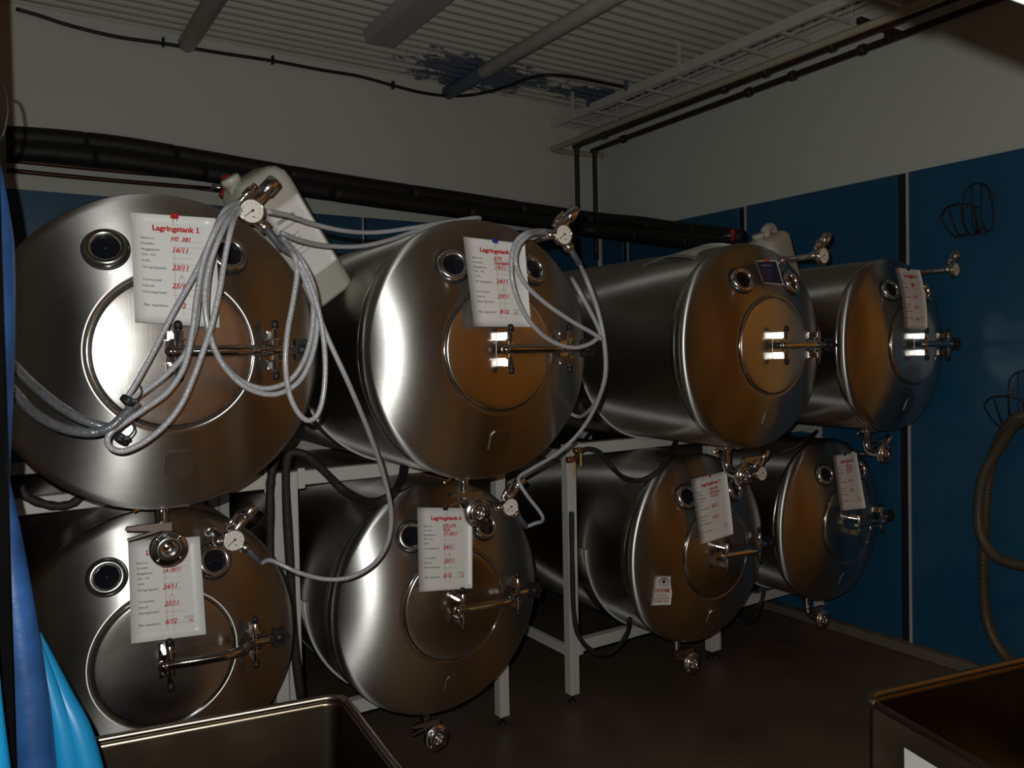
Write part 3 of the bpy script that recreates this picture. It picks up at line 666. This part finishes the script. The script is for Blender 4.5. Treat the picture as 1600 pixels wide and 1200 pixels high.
# black insulated coolant hoses on racks
def ins(pts, r, label): return tag(MB().tube(pts, r, 12, 8, rf=lambda t: 1+.08*math.sin(40*t)).build('coolant_hose', M['dusty']), label, 'hose', 'black insulated coolant hoses')
yb = FY-.055
def hug(x, y, Y, i, off):
    """point seen at (x, y): on plane Y, or resting on the barrel of tank i where that is nearer"""
    X, Yr, Z = TANKS[i]; d = ray(x, y); RR = TR*SC.get(i, 1)+off
    a = d.x**2+d.z**2; b = -2*(d.x*X+d.z*Z); c = X*X+Z*Z-RR*RR; D = b*b-4*a*c
    if D > 0:
        t = (-b-math.sqrt(D))/(2*a)
        if Yr-.16 < t*d.y < Y: return EYE+d*t
    return atY(x, y, Y)
ins([atY(470, 1090, yb), atY(460, 1000, yb), atY(453, 880, yb), atY(447, 770, yb), atY(448, 722, yb), atY(456, 707, yb-.01)]+[hug(x, y, yb-.02, 6, .022) for x, y in ((478, 712), (505, 735), (540, 768), (578, 784), (610, 775), (627, 748), (633, 722))], .018, 'black insulated hose drooping above the second lower tank')
ins([atY(424, 1075, yb), atY(422, 900, yb), atY(422, 780, yb), atY(424, 745, yb), atY(428, 725, yb), atY(434, 705, yb)], .018, 'black insulated hose running straight down the left rack post')
ins([hug(x, y, yb-.02, 7, .016) for x, y in ((899, 716), (915, 702), (938, 708), (958, 732), (978, 748), (1005, 750), (1030, 735), (1046, 712), (1056, 690))], .0135, 'black insulated hose drooping above the third lower tank')
ins([hug(x, y, yb, 7, .016) for x, y in ((893, 800), (894, 880), (897, 960), (908, 1000), (935, 1022), (962, 1014), (980, 990), (984, 968))], .013, 'black insulated hose looping down below the third lower tank')
ins([hug(x, y, yb, 5, .018) for x, y in ((30, 760), (45, 778), (80, 790), (110, 788), (132, 772))], .0155, 'black insulated hose drooping below the first upper tank')
ins([atY(1150, 968, yb+.2), atY(1172, 972, yb+.1), atY(1188, 945, yb), atY(1196, 915, yb)], .012, 'black insulated hose looped low between the right-hand tanks')
ins([hug(x, y, yb-.05, 8, .014) for x, y in ((1200, 712), (1235, 702), (1262, 686), (1276, 674))], .011, 'thin black insulated hose sagging above the rightmost lower tank')
# ball valves with yellow handles at the rack post
for (x, y, dz, lab) in ((904, 704, 28, 'brass ball valve with long yellow handle on the rack post'), (893, 718, 34, 'lower brass ball valve with yellow handle beside the rack post')):
    c = atY(x, y, yb-.02); root = empty('ball_valve', c); tag(root, lab, 'valve', 'brass ball valves on the rack')
    MB().cyl((-.028, 0, 0), (.028, 0, 0), .014, 12).cyl((0, 0, -.014), (0, 0, .016), .011, 10).lathe([(.017, -.006), (.017, .006)], (-.02, 0, 0), (1, 0, 0), 6, True, True).build('valve_body', M['brass'], root)
    MB().box((0, -.018, -.045), (.012, .005, .07), bev=.002).build('handle', M['yellow'], root)
# pressure pipe (copper conduit) on the right rack post
tag(MB().tube([atY(896, 735, yb), atY(895, 800, yb), atY(894, 850, yb)], .004, 8, 4).build('copper_tube', M['alu']), 'thin bare tube below the yellow handle on the rack post', 'tube')

# ------------------------------------------------------------------ pipes along the walls
def insulated(name, path, r, segs, label, grp):
    root = empty(name, path[0]); tag(root, label, 'pipe', grp)
    P = [q-Vector(path[0]) for q in spline(path, 14)]; n_ = len(P)
    cuts = [int(round((n_-1)*k/segs)) for k in range(segs+1)]
    for k in range(segs):
        seg = P[cuts[k]:cuts[k+1]+1]
        L = len(seg)
        MB().tube(seg, r, 16, 0, rf=lambda t: 1-.05*max(0, 1-min(t, 1-t)*20)).build('insulation_sleeve', M['insul'], root)
    return root
yw = YB-.16
up1 = [atY(10, 212, yw), atY(100, 218, yw), atY(200, 229, yw), atY(320, 249, yw), atY(450, 271, yw), atY(590, 293, yw), atY(730, 313, yw), atY(850, 331, yw), atY(930, 342, yw-.06), atX(1000, 349, XR-.14), atX(1050, 357, XR-.12), atX(1110, 364, XR-.12), atX(1160, 372, XR-.12)]
lo1 = [atY(10, 234, yw-.07), atY(100, 241, yw-.07), atY(200, 252, yw-.07), atY(320, 270, yw-.07), atY(450, 291, yw-.07), atY(590, 312, yw-.07), atY(730, 331, yw-.07), atY(850, 348, yw-.07), atY(930, 361, yw-.14), atX(1000, 369, XR-.25), atX(1050, 375, XR-.25), atX(1110, 381, XR-.25), atX(1160, 388, XR-.25)]
insulated('insulated_pipe', up1, .057, 9, 'upper black insulated pipe running along the back wall', 'black insulated pipes')
insulated('insulated_pipe', lo1, .057, 8, 'lower black insulated pipe running along the back wall', 'black insulated pipes')
yc = YB-.05
for a, b, lab in (((10, 250), (345, 281), 'upper thin copper pipe on back wall below insulation'), ((10, 266), (343, 296), 'lower thin copper pipe ending at the red valve')):
    tag(MB().tube([atY(*a, yc), atY((a[0]+b[0])/2, (a[1]+b[1])/2+1, yc), atY(*b, yc)], .014, 10, 6).build('copper_pipe', M['copper']), lab, 'pipe', 'thin copper pipes on the back wall')
def red_valve(c, lab, sc=1.0, ex=Vector((1, 0, 0))):
    root = empty('red_handle_valve', c); tag(root, lab, 'valve')
    MB().cyl(-ex*.07*sc, ex*.09*sc, .022*sc, 14).sphere((0, 0, 0), .032*sc, 14).build('valve_body', M['polish'], root)
    MB().tube([Vector((0, -.03, .02))*sc, Vector((.01, -.05, .05))*sc+ex*.0, Vector((.0, -.06, .0))*sc, Vector((-.03, -.06, -.07))*sc], .018*sc, 10, 6).sphere(Vector((.01, -.04, .05))*sc, .036*sc, 14).build('handle', M['redpl'], root)
c = atY(349, 294, 4.6); red_valve(c, 'valve with red lever at the end of the copper pipe', .85)
c = atX(1140, 369, XR-.35); red_valve(c, 'valve with red lever on the pipe by the right wall', .55, Vector((0, 1, 0)))
tag(MB().tube([atY(349, 294, 4.6), atY(330, 296, 5.2), atY(300, 293, yc)], .012, 8, 6).build('copper_pipe', M['copper']), 'short copper branch behind the red valve', 'pipe')

# ceiling things
def conduit(a, b, r, z, lab, ext=1.5, name='ceiling_pipe', mat='ceilpaint'):
    A = atZ(*a, z); B = atZ(*b, z); d = (B-A).normalized(); B = B+d*ext
    return tag(MB().cyl(A, B, r, 20).build(name, M[mat]), lab, 'pipe')
q1 = atZ(296, 62, ZC-.06); q2 = atZ(712, 138, ZC-.06)
tag(MB().cyl((q1.x, YB-.02, ZC-.06), (q1.x+.02, 1.5, ZC-.06), .055, 20).build('ceiling_pipe', M['ceilpaint']), 'white painted round pipe across the ceiling at the left', 'pipe', 'white ceiling pipes')
o = tag(MB().cyl((q2.x, YB-.55, ZC-.06), (q2.x+.05, 1.5, ZC-.06), .050, 20).build('ceiling_pipe', M['ceilpaint']), 'white round pipe crossing the peeling ceiling patch', 'pipe', 'white ceiling pipes')
MB().cyl((q2.x-.004, YB-.01, ZC-.061), (q2.x, YB-.552, ZC-.06), .052, 20).build('peeled_end', M['bluecable'], o)
# luminaire
l1 = atZ(571, 66, ZC-.10); l2 = atZ(612, 77, ZC-.10)
root = empty('ceiling_luminaire', ((l1.x+l2.x)/2, l1.y, ZC-.10)); tag(root, 'long grey fluorescent luminaire on the corrugated ceiling, switched off', 'luminaire')
LW = l2.x-l1.x; LL = 1.6
MB().prism([(-LW/2, 0), (LW/2, 0), (LW/2+.02, .07), (LW/2-.01, .095), (-LW/2+.01, .095), (-LW/2-.02, .07)], (0, 0, 0), (1, 0, 0), (0, 0, 1), (0, -1, 0), LL).build('housing', M['lamphouse'], root)
MB().box((0, -LL/2, -.004), (LW*.92, LL*.97, .010), bev=.003).build('diffuser', M['lamphouse'], root)
# cable along wall top
yy = YB-.03
cp = [atY(25, 14, yy), atY(60, 24, yy), atY(110, 40, yy), atY(180, 57, yy), atY(255, 68, yy), atY(340, 82, yy), atY(425, 95, yy), atY(500, 109, yy), atY(560, 119, yy), atY(612, 133, yy), atY(660, 145, yy), atY(705, 150, yy), atY(745, 147, yy-.02), atZ(790, 136, ZC-.03), atZ(830, 121, ZC-.03), atZ(862, 117, ZC-.03), atZ(905, 122, ZC-.03), atZ(950, 131, ZC-.03), atZ(985, 138, ZC-.03)]
o = tag(MB().tube(cp, .012, 8, 6).build('cable', M['cable']), 'black cable sagging along top of the back wall', 'cable')
for x, y in ((255, 66), (426, 94), (614, 133)):
    MB().box(atY(x, y, yy), (.014, .036, .055)).build('cable_clip', M['cable'], o)
# cable ladder
zt = ZC-.20
A = atZ(838, 211, zt); xa = A.x-.01; xb = xa+.32
root = empty('cable_ladder', (xa, A.y, zt)); tag(root, 'white cable ladder hung under ceiling along the right wall', 'cable ladder')
LL = A.y-.8
for x in (0, xb-xa): MB().box((x, -LL/2, .03), (.014, LL, .065), bev=.002).build('side_rail', M['tray'], root)
for k in range(int(LL/.3)): MB().box(((xb-xa)/2, -.15-.3*k, .012), (xb-xa-.012, .03, .016), bev=.002).build('rung', M['tray'], root)
for k in range(4): MB().box((-.012, -.55-1.2*k, .12), (.012, .035, .22), bev=.002).build('hanger', M['tray'], root)
for k in range(2): MB().box((-.012, -.75-.45*k, .075), (.012, .028, .07)).build('cable_hanger', M['bluecable'], root)
for k, (dx, lab) in enumerate(((.08, 'pale cable lying in the ladder, left'), (.16, 'pale cable in the middle of the ladder'), (.24, 'pale cable lying in the ladder, right'))):
    MB().tube([(dx, -.1, .03), (dx+.02, -1.2, .032), (dx-.01, -2.6, .03), (dx, -LL+.1, .03)], .010, 8, 8).build('cable', M['ceilpaint'], root)
# cream pipe below ladder
zp = zt-.03
c0 = atY(864, 233, YB-.07); z_ = c0.z
e1 = atZ(1400, 22, z_)
tag(MB().tube([atX(942, 243, XR-.02), Vector((c0.x+.25, YB-.045, z_+.0)), Vector((c0.x+.05, YB-.05, z_)), c0+Vector((0, -.03, 0)), Vector((c0.x-.005, YB-.2, z_)), Vector(((c0.x+e1.x)/2, (c0.y+e1.y)/2, z_)), e1+Vector((0, -1.5, 0))], .022, 12, 8).build('cream_pipe', M['creampipe']), 'cream pipe running beside the ladder and bending at the corner', 'pipe')
# two brown pipes
for (cx_, cy_), (ex_, ey_), (bx_, by_), lab in (((901, 228), (1345, 55), (904, 330), 'left of two brown pipes dropping down in the corner'), ((929, 234), (1395, 60), (931, 335), 'right of two brown pipes dropping down in the corner')):
    Yq = YB-.12
    c0 = atY(cx_, cy_, Yq); b0 = atY(bx_, by_, Yq)
    e1 = atZ(ex_, ey_, c0.z); d = (e1-c0).normalized()
    xx = c0.x
    o = tag(MB().tube([Vector((xx, Yq, 2.6)), Vector((xx, Yq, c0.z-.25)), Vector((xx, Yq, c0.z-.07)), Vector((xx, Yq-.015, c0.z-.015)), Vector((xx, Yq-.07, c0.z)), Vector((xx+(e1.x-xx)*.5, (Yq+e1.y)/2, c0.z)), e1, e1+d*2.2], .021, 12, 8).build('brown_pipe', M['darkpipe']), lab, 'pipe', 'brown pipes in the corner')
    for t in (.14, .62, .75, .93):
        p = c0+(e1-c0)*t; MB().lathe([(.03, -.02), (.032, -.012), (.032, .012), (.03, .02)], p, d, 12, True, True).build('pipe_collar', M['darkpipe'], o)
    for t in (.2, .6, .98):
        p = c0+(e1-c0)*t; MB().cyl(p, (p.x, p.y, ZC), .004, 8).build('hanger_rod', M['tray'], o)

pb_ = MB().box((0, 0, 0), (.42, .035, .03), bev=.003)
pb_.box((-.17, 0, -.03), (.05, .04, .05), bev=.003).box((.08, 0, -.03), (.05, .04, .05), bev=.003)
tag(pb_.build('pipe_bracket', M['darkpipe'], None, e1+Vector((-.08, .02, .05))), 'dark bracket clamping the two brown pipes under the ceiling', 'bracket')
# ------------------------------------------------------------------ jerrycans
def jerrycan(name, c, rot, dims, label, lab=True):
    W, D, H = dims; root = empty(name, c); root.rotation_euler = rot; tag(root, label, 'canister', 'white plastic canisters on the tanks')
    def rr(w, d, r, n=6):
        out = []
        for (sx, sy, a0) in ((1, 1, 0), (-1, 1, 90), (-1, -1, 180), (1, -1, 270)):
            for k in range(n+1):
                a = R_(a0+90*k/n); out.append((sx*(w/2-r)+r*math.cos(a), sy*(d/2-r)+r*math.sin(a)))
        return out
    mb = MB(); lev = [(-.5*H, .80, .04), (-.49*H, .92, .05), (-.46*H, 1, .05), (-.1*H, 1, .05), (.1*H, .985, .05), (.36*H, 1, .05), (.43*H, .96, .05), (.48*H, .80, .05), (.5*H, .62, .05)]
    vs = []; fs = []
    for z, sc, r in lev: vs += [(x, y_, z) for x, y_ in rr(W*sc, D*sc, r*sc)]
    n = len(rr(1, 1, .1))
    for k in range(len(lev)-1):
        for i in range(n): j = (i+1) % n; fs.append((k*n+i, k*n+j, (k+1)*n+j, (k+1)*n+i))
    fs += [tuple(range(n-1, -1, -1)), tuple((len(lev)-1)*n+i for i in range(n))]
    mb.add(vs, fs, True); mb.build('shell', M['plastic'], root)
    hx, hy = (0, D*.18) if lab else (.1*W, 0)
    if lab: MB().tube([(-W*.2, D*.2, H*.47), (-W*.2, D*.36, H*.40), (-W*.2, D*.56, H*.3), (-W*.2, D*.58, H*.1), (-W*.2, D*.48, H*.02)], .016, 12, 6).build('handle', M['plastic'], root)
    else: MB().tube([(-W*.02, 0, H*.46), (W*.04, 0, H*.56), (W*.2, 0, H*.58), (W*.34, 0, H*.55), (W*.38, 0, H*.44)], .026, 12, 6).build('handle', M['plastic'], root)
    MB().lathe([(.03, 0), (.03, .03), (.034, .03), (.034, .05), (.03, .054), (.001, .054)], (-W*.30, 0, H*.45), (0, 0, 1), 24).build('screw_cap', M['plastic'], root)
    if lab:
        sh = Sheet([Vector((-W*.36, -D/2-.002, H*.27)), Vector((W*.36, -D/2-.002, H*.27)), Vector((W*.36, -D/2-.002, -H*.27)), Vector((-W*.36, -D/2-.002, -H*.27))], .21, .24)
        sh.n = Vector((0, -1, 0)); o = sh.build('label_sheet', M['paper'], root)
        sh.ink([text_tris('DESINFEKTION', .016, .03, .19, bold=.0004), text_tris('TANKAR OCH SLANGAR', .012, .03, .168)]+[text_tris(s, .009, .04, .14-.015*k) for k, s in enumerate(('dosera enligt tabell', 'blanda i kallt vatten', 'skölj noga efter bruk', 'förvara frostfritt', 'skydda ögon och hud'))], 'label_print', M['ink'], o)
    return root
c = atY(434, 384, 2.84)+Vector((.033, 0, .026))
jerrycan('canister', c, (R_(6), R_(-36), R_(6)), (.205, .22, .50), 'white plastic canister with printed label wedged above first two tanks')
c = atY(1226, 428, 2.80)+Vector((-.085, 0, .02))
jerrycan('canister', c, (R_(-4), R_(-22), R_(14)), (.25, .18, .37), 'white plastic canister leaning between the two far upper tanks', False)
# loose sheet on tank 3
p = [atY(1082, 400, 2.95), atY(1172, 389, 2.66), atY(1187, 377, 2.80), atY(1120, 383, 3.15)]
X3, Y3, Z3 = TANKS[3]
def on3(x, y): return Vector((x, y, CAMZ+Z3+math.sqrt(max(0, TR**2-(x-X3)**2))+.004))
sh = Sheet([on3(X3-.26, 2.95), on3(X3+.02, 2.95), on3(X3+.02, 2.60), on3(X3-.26, 2.60)], .3, .35, .03); sh.n = Vector((-.3, 0, .95))
tag(sh.build('loose_sheet', M['paper']), 'loose white sheet lying on top of the third upper tank', 'sheet')

# ------------------------------------------------------------------ steel vats in the foreground
def vat(name, corner, ang, W, D, H, top, label):
    """corner: rim corner farthest from the camera (world xy); box extends +W along ex and +D along ey"""
    ex = Vector((math.cos(ang[0]), math.sin(ang[0]), 0)); ey = Vector((math.cos(ang[1]), math.sin(ang[1]), 0))
    root = empty(name, (corner[0], corner[1], 0)); tag(root, label, 'vat', 'square steel vats')
    zb = top-H; t = .012
    def pt(a, b, z): return ex*a+ey*b+Vector((0, 0, z))
    mb = MB(); vs = []; fs = []
    def ring(ins, z, r):
        out = []
        for (a0, b0, sa, sb, s0) in ((ins, ins, 1, 1, 180), (W-ins, ins, -1, 1, 270), (W-ins, D-ins, -1, -1, 0), (ins, D-ins, 1, -1, 90)):
            for k in range(5):
                a = R_(s0+90*k/4); out.append(pt(a0+sa*r+r*math.cos(a), b0+sb*r+r*math.sin(a), z))
        return out
    levs = [(0, zb, .04), (0, zb+.02, .05), (0, top-.01, .05), (t, top-.004, .045), (t+.003, top-.02, .045), (t+.004, zb+.09, .05), (t+.012, zb+.055, .05), (t+.05, zb+.045, .04)]
    n = 20
    for l in levs: vs += ring(*l)
    for k in range(len(levs)-1):
        for i in range(n): j = (i+1) % n; fs.append((k*n+i, k*n+j, (k+1)*n+j, (k+1)*n+i))
    fs += [tuple(range(n)), tuple((len(levs)-1)*n+i for i in range(n))]
    mb.add(vs, fs, True)
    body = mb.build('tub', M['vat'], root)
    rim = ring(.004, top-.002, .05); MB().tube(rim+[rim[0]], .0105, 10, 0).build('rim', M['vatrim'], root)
    for a, b in ((.07, .07), (W-.07, .07), (W-.07, D-.07), (.07, D-.07)):
        lg = MB().cyl(pt(a, b, .10), pt(a, b, zb+.01), .02, 12).build('leg', M['satin'], root)
        MB().lathe([(.02, -.016), (.05, -.016), (.055, 0), (.05, .016), (.02, .016)], pt(a, b, .055), ey, 18, True, True).build('wheel', M['blackrub'], lg)
    return root, pt
ZV = .86
a_ = atZ(535, 1084, ZV); b_ = atZ(140, 1157, ZV); c_ = atZ(625, 1200, ZV)
d1 = (b_-a_); d2 = (c_-a_)
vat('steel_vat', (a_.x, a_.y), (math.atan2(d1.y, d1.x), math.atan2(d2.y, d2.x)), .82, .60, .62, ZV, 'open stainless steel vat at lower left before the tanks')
ZV = .86
a_ = atZ(1345, 1088, ZV); b_ = atZ(1600, 1029, ZV); c_ = atZ(1540, 1200, ZV)
d1 = (b_-a_); d2 = (c_-a_)
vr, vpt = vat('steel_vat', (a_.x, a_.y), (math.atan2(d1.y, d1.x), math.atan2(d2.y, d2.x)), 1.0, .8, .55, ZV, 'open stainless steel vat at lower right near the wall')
e2 = Vector((math.cos(math.atan2(d2.y, d2.x)), math.sin(math.atan2(d2.y, d2.x)), 0)); e1v = Vector((math.cos(math.atan2(d1.y, d1.x)), math.sin(math.atan2(d1.y, d1.x)), 0))
nv = Vector((e2.y, -e2.x, 0)); nv = nv if nv.dot(e1v) < 0 else -nv
rv = ray(1414, 1168); pv0 = EYE+rv*((Vector((a_.x, a_.y, 0))-EYE).dot(nv)/rv.dot(nv))
mb = MB().prism([(0, -.17), (.22, -.17), (.22, 0), (0, 0)], pv0+nv*.001, e2, (0, 0, 1), nv, .0015)
o = mb.build('vat_label', M['paper']); tag(o, 'white label stuck on the side of the right-hand vat', 'label')

# ------------------------------------------------------------------ right wall: wire hose hangers, ribbed hose
def hanger(c, s, label):
    root = empty('wire_hanger', c); tag(root, label, 'hose hanger', 'wire hose hangers on the right wall'); r = .0045
    xo = -.028
    # wall loops (in plane of the wall: local y = along wall, z up)
    def T(pts, x=xo): return [Vector((x if len(p) < 3 else p[2], -p[0]*s, p[1]*s)) for p in pts]
    MB().tube(T([(-.08, -.10), (-.08, .06), (-.06, .125), (0, .155), (.06, .125), (.085, .06), (.10, -.06), (.09, -.14), (.06, -.15), (.04, -.10)]), r, 8, 6).build('back_loop', M['wire'], root)
    MB().tube(T([(-.03, .15), (-.03, -.02), (-.02, -.12), (.01, -.15), (.04, -.12)]), r, 8, 6).build('wire_rod', M['wire'], root)
    MB().tube(T([(.03, .15), (.03, .0), (.02, -.12), (-.01, -.15)]), r, 8, 6).build('wire_rod', M['wire'], root)
    MB().tube(T([(-.16, -.03, -.12), (-.10, .01, -.16), (0, .015, -.17), (.08, -.02, -.14)]), r, 8, 6).build('front_arc', M['wire'], root)
    for a, b in ((-.16, -.10), (-.10, -.07), (-.03, -.01), (.05, .04)):
        MB().tube(T([(a, -.0 if a > -.15 else -.03, -.14), (a*.9, -.10, -.11), (b-.01, -.165, -.06), (b+.03, -.15, xo)]), r, 8, 6).build('prong', M['wire'], root)
    for p in ((-.08, .03), (.085, .05)): MB().cyl((0.0, -p[0]*s, p[1]*s), (xo, -p[0]*s, p[1]*s), .009, 8).build('screw', M['brass'], root)
hanger(atX(1530, 326, XR-.026), .86, 'bent wire hose hanger, empty, high on the blue wall')
hanger(atX(1604, 622, XR-.026), .92, 'bent wire hose hanger at right edge carrying the ribbed hose')
xh = XR-.11
hp = [atX(1700, 1010, xh), atX(1745, 930, xh), atX(1755, 800, xh), atX(1735, 700, xh-.02), atX(1690, 650, xh-.05), atX(1640, 640, xh-.05), atX(1610, 648, xh-.06), atX(1585, 656, xh-.06), atX(1562, 685, xh), atX(1548, 725, xh+.02), atX(1540, 780, xh+.02), atX(1537, 850, xh+.03), atX(1537, 920, xh+.03), atX(1542, 970, xh+.03), atX(1560, 1012, xh+.02), atX(1590, 1040, xh), atX(1640, 1055, xh), atX(1700, 1040, xh-.03), atX(1735, 990, xh-.05)]
hp2 = [atX(1690, 840, xh-.09), atX(1705, 760, xh-.09), atX(1690, 685, xh-.09), atX(1640, 650, xh-.08), atX(1612, 655, xh-.08), atX(1588, 662, xh-.05), atX(1560, 700, xh-.02), atX(1536, 745, xh-.02), atX(1529, 795, xh-.02), atX(1532, 835, xh-.03), atX(1550, 865, xh-.05), atX(1578, 880, xh-.06), atX(1630, 885, xh-.06), atX(1670, 865, xh-.08), atX(1692, 825, xh-.09)]
def ribbed(pts, r, label, name='ribbed_hose'):
    P = spline(pts, 40); mb = MB(); mb.tube(P, r, 12, 0, rf=lambda t: 1+.025*math.sin(t*len(P)*1.57))
    return tag(mb.build(name, M['ribhose']), label, 'hose', 'olive ribbed hose hung on the right wall')
ribbed(hp, .027, 'olive ribbed hose hanging down the blue wall, long strand')
ribbed(hp2, .027, 'olive ribbed hose on the blue wall, short front loop')

# ------------------------------------------------------------------ blue plastic at the left edge
root = empty('blue_plastic_sheet', (0, 1.5, 0)); root.location = atD(0, 1150, 1.5)*1.0; root.location.z = 0
tag(root, 'mottled blue plastic sheeting hanging in folds at the left edge', 'plastic sheet')
base = root.location.copy()
def fold(pts, r, mat, name, rf=None, flat=1):
    MB().tube([p-base for p in pts], r, 20, 8, rf=rf).build(name, M[mat], root)
fold([atD(-40, 205, 1.56), atD(-33, 300, 1.56), atD(-28, 430, 1.56), atD(-29, 560, 1.56), atD(-34, 680, 1.56), atD(-36, 760, 1.56), atD(-30, 900, 1.56), atD(-22, 1050, 1.56), atD(-12, 1260, 1.56)], .056, 'tarp', 'fold', lambda t: .55+.45*min(1, t*5))
fold([atD(-30, 640, 1.50), atD(-14, 740, 1.50), atD(4, 830, 1.50), atD(21, 930, 1.50), atD(37, 1040, 1.50), atD(48, 1130, 1.50), atD(58, 1260, 1.50)], .0345, 'tarp', 'fold', lambda t: .75+.3*t)
fold([atD(52, 985, 1.56), atD(64, 1030, 1.56), atD(82, 1090, 1.56), atD(98, 1150, 1.56), atD(116, 1260, 1.56)], .021, 'tarp2', 'fold', lambda t: .35+.9*t)
fold([atD(56, 990, 1.58), atD(72, 1030, 1.58), atD(98, 1090, 1.58), atD(124, 1150, 1.58), atD(150, 1260, 1.58)], .024, 'tarp2', 'fold', lambda t: .35+.9*t)
fold([atD(-20, 1000, 1.24), atD(-14, 1100, 1.24), atD(-5, 1200, 1.24), atD(0, 1260, 1.24)], .021, 'tarp2', 'fold', lambda t: .6+.4*t)
tag(MB().tube([atD(-30, 120, 1.5), atD(2, 128, 1.5), atD(12, 165, 1.5), atD(9, 195, 1.5), atD(2, 215, 1.5), atD(-12, 228, 1.52), atD(-30, 240, 1.55)], .0028, 8, 8).build('wire_hook', M['wire']), 'thin wire hook from which the blue plastic hangs', 'hook')

# ------------------------------------------------------------------ pale object near the camera, shaped as a pipe end to shade upper right
d_ = Vector((-.323, .754, .572)).normalized(); p_ = Vector((.443, .21, CAMZ+.1795))
e2 = (rt*.55+up*.83); e2 = (e2-d_*e2.dot(d_)).normalized(); e3 = d_.cross(e2)
if e3.dot(fw) < 0: e3 = -e3
root = empty('pale_overhead_stub', p_); tag(root, 'short pale overhead object close to camera in the top right corner, built as a pipe end', 'pipe')
MB().cyl(d_*-.06+e2*.033, d_*.17+e2*.033, .027, 28).build('pipe_body', M['pale'], root)
MB().lathe([(.0275, -.008), (.030, -.006), (.030, .006), (.0275, .008)], d_*.10+e2*.033, d_, 28).build('pipe_clamp', M['alu'], root)
q = d_*.10+e2*.05; MB().cyl(q, (q.x, q.y, ZC-p_.z+.01), .002, 8).build('suspension_rod', M['wire'], root)
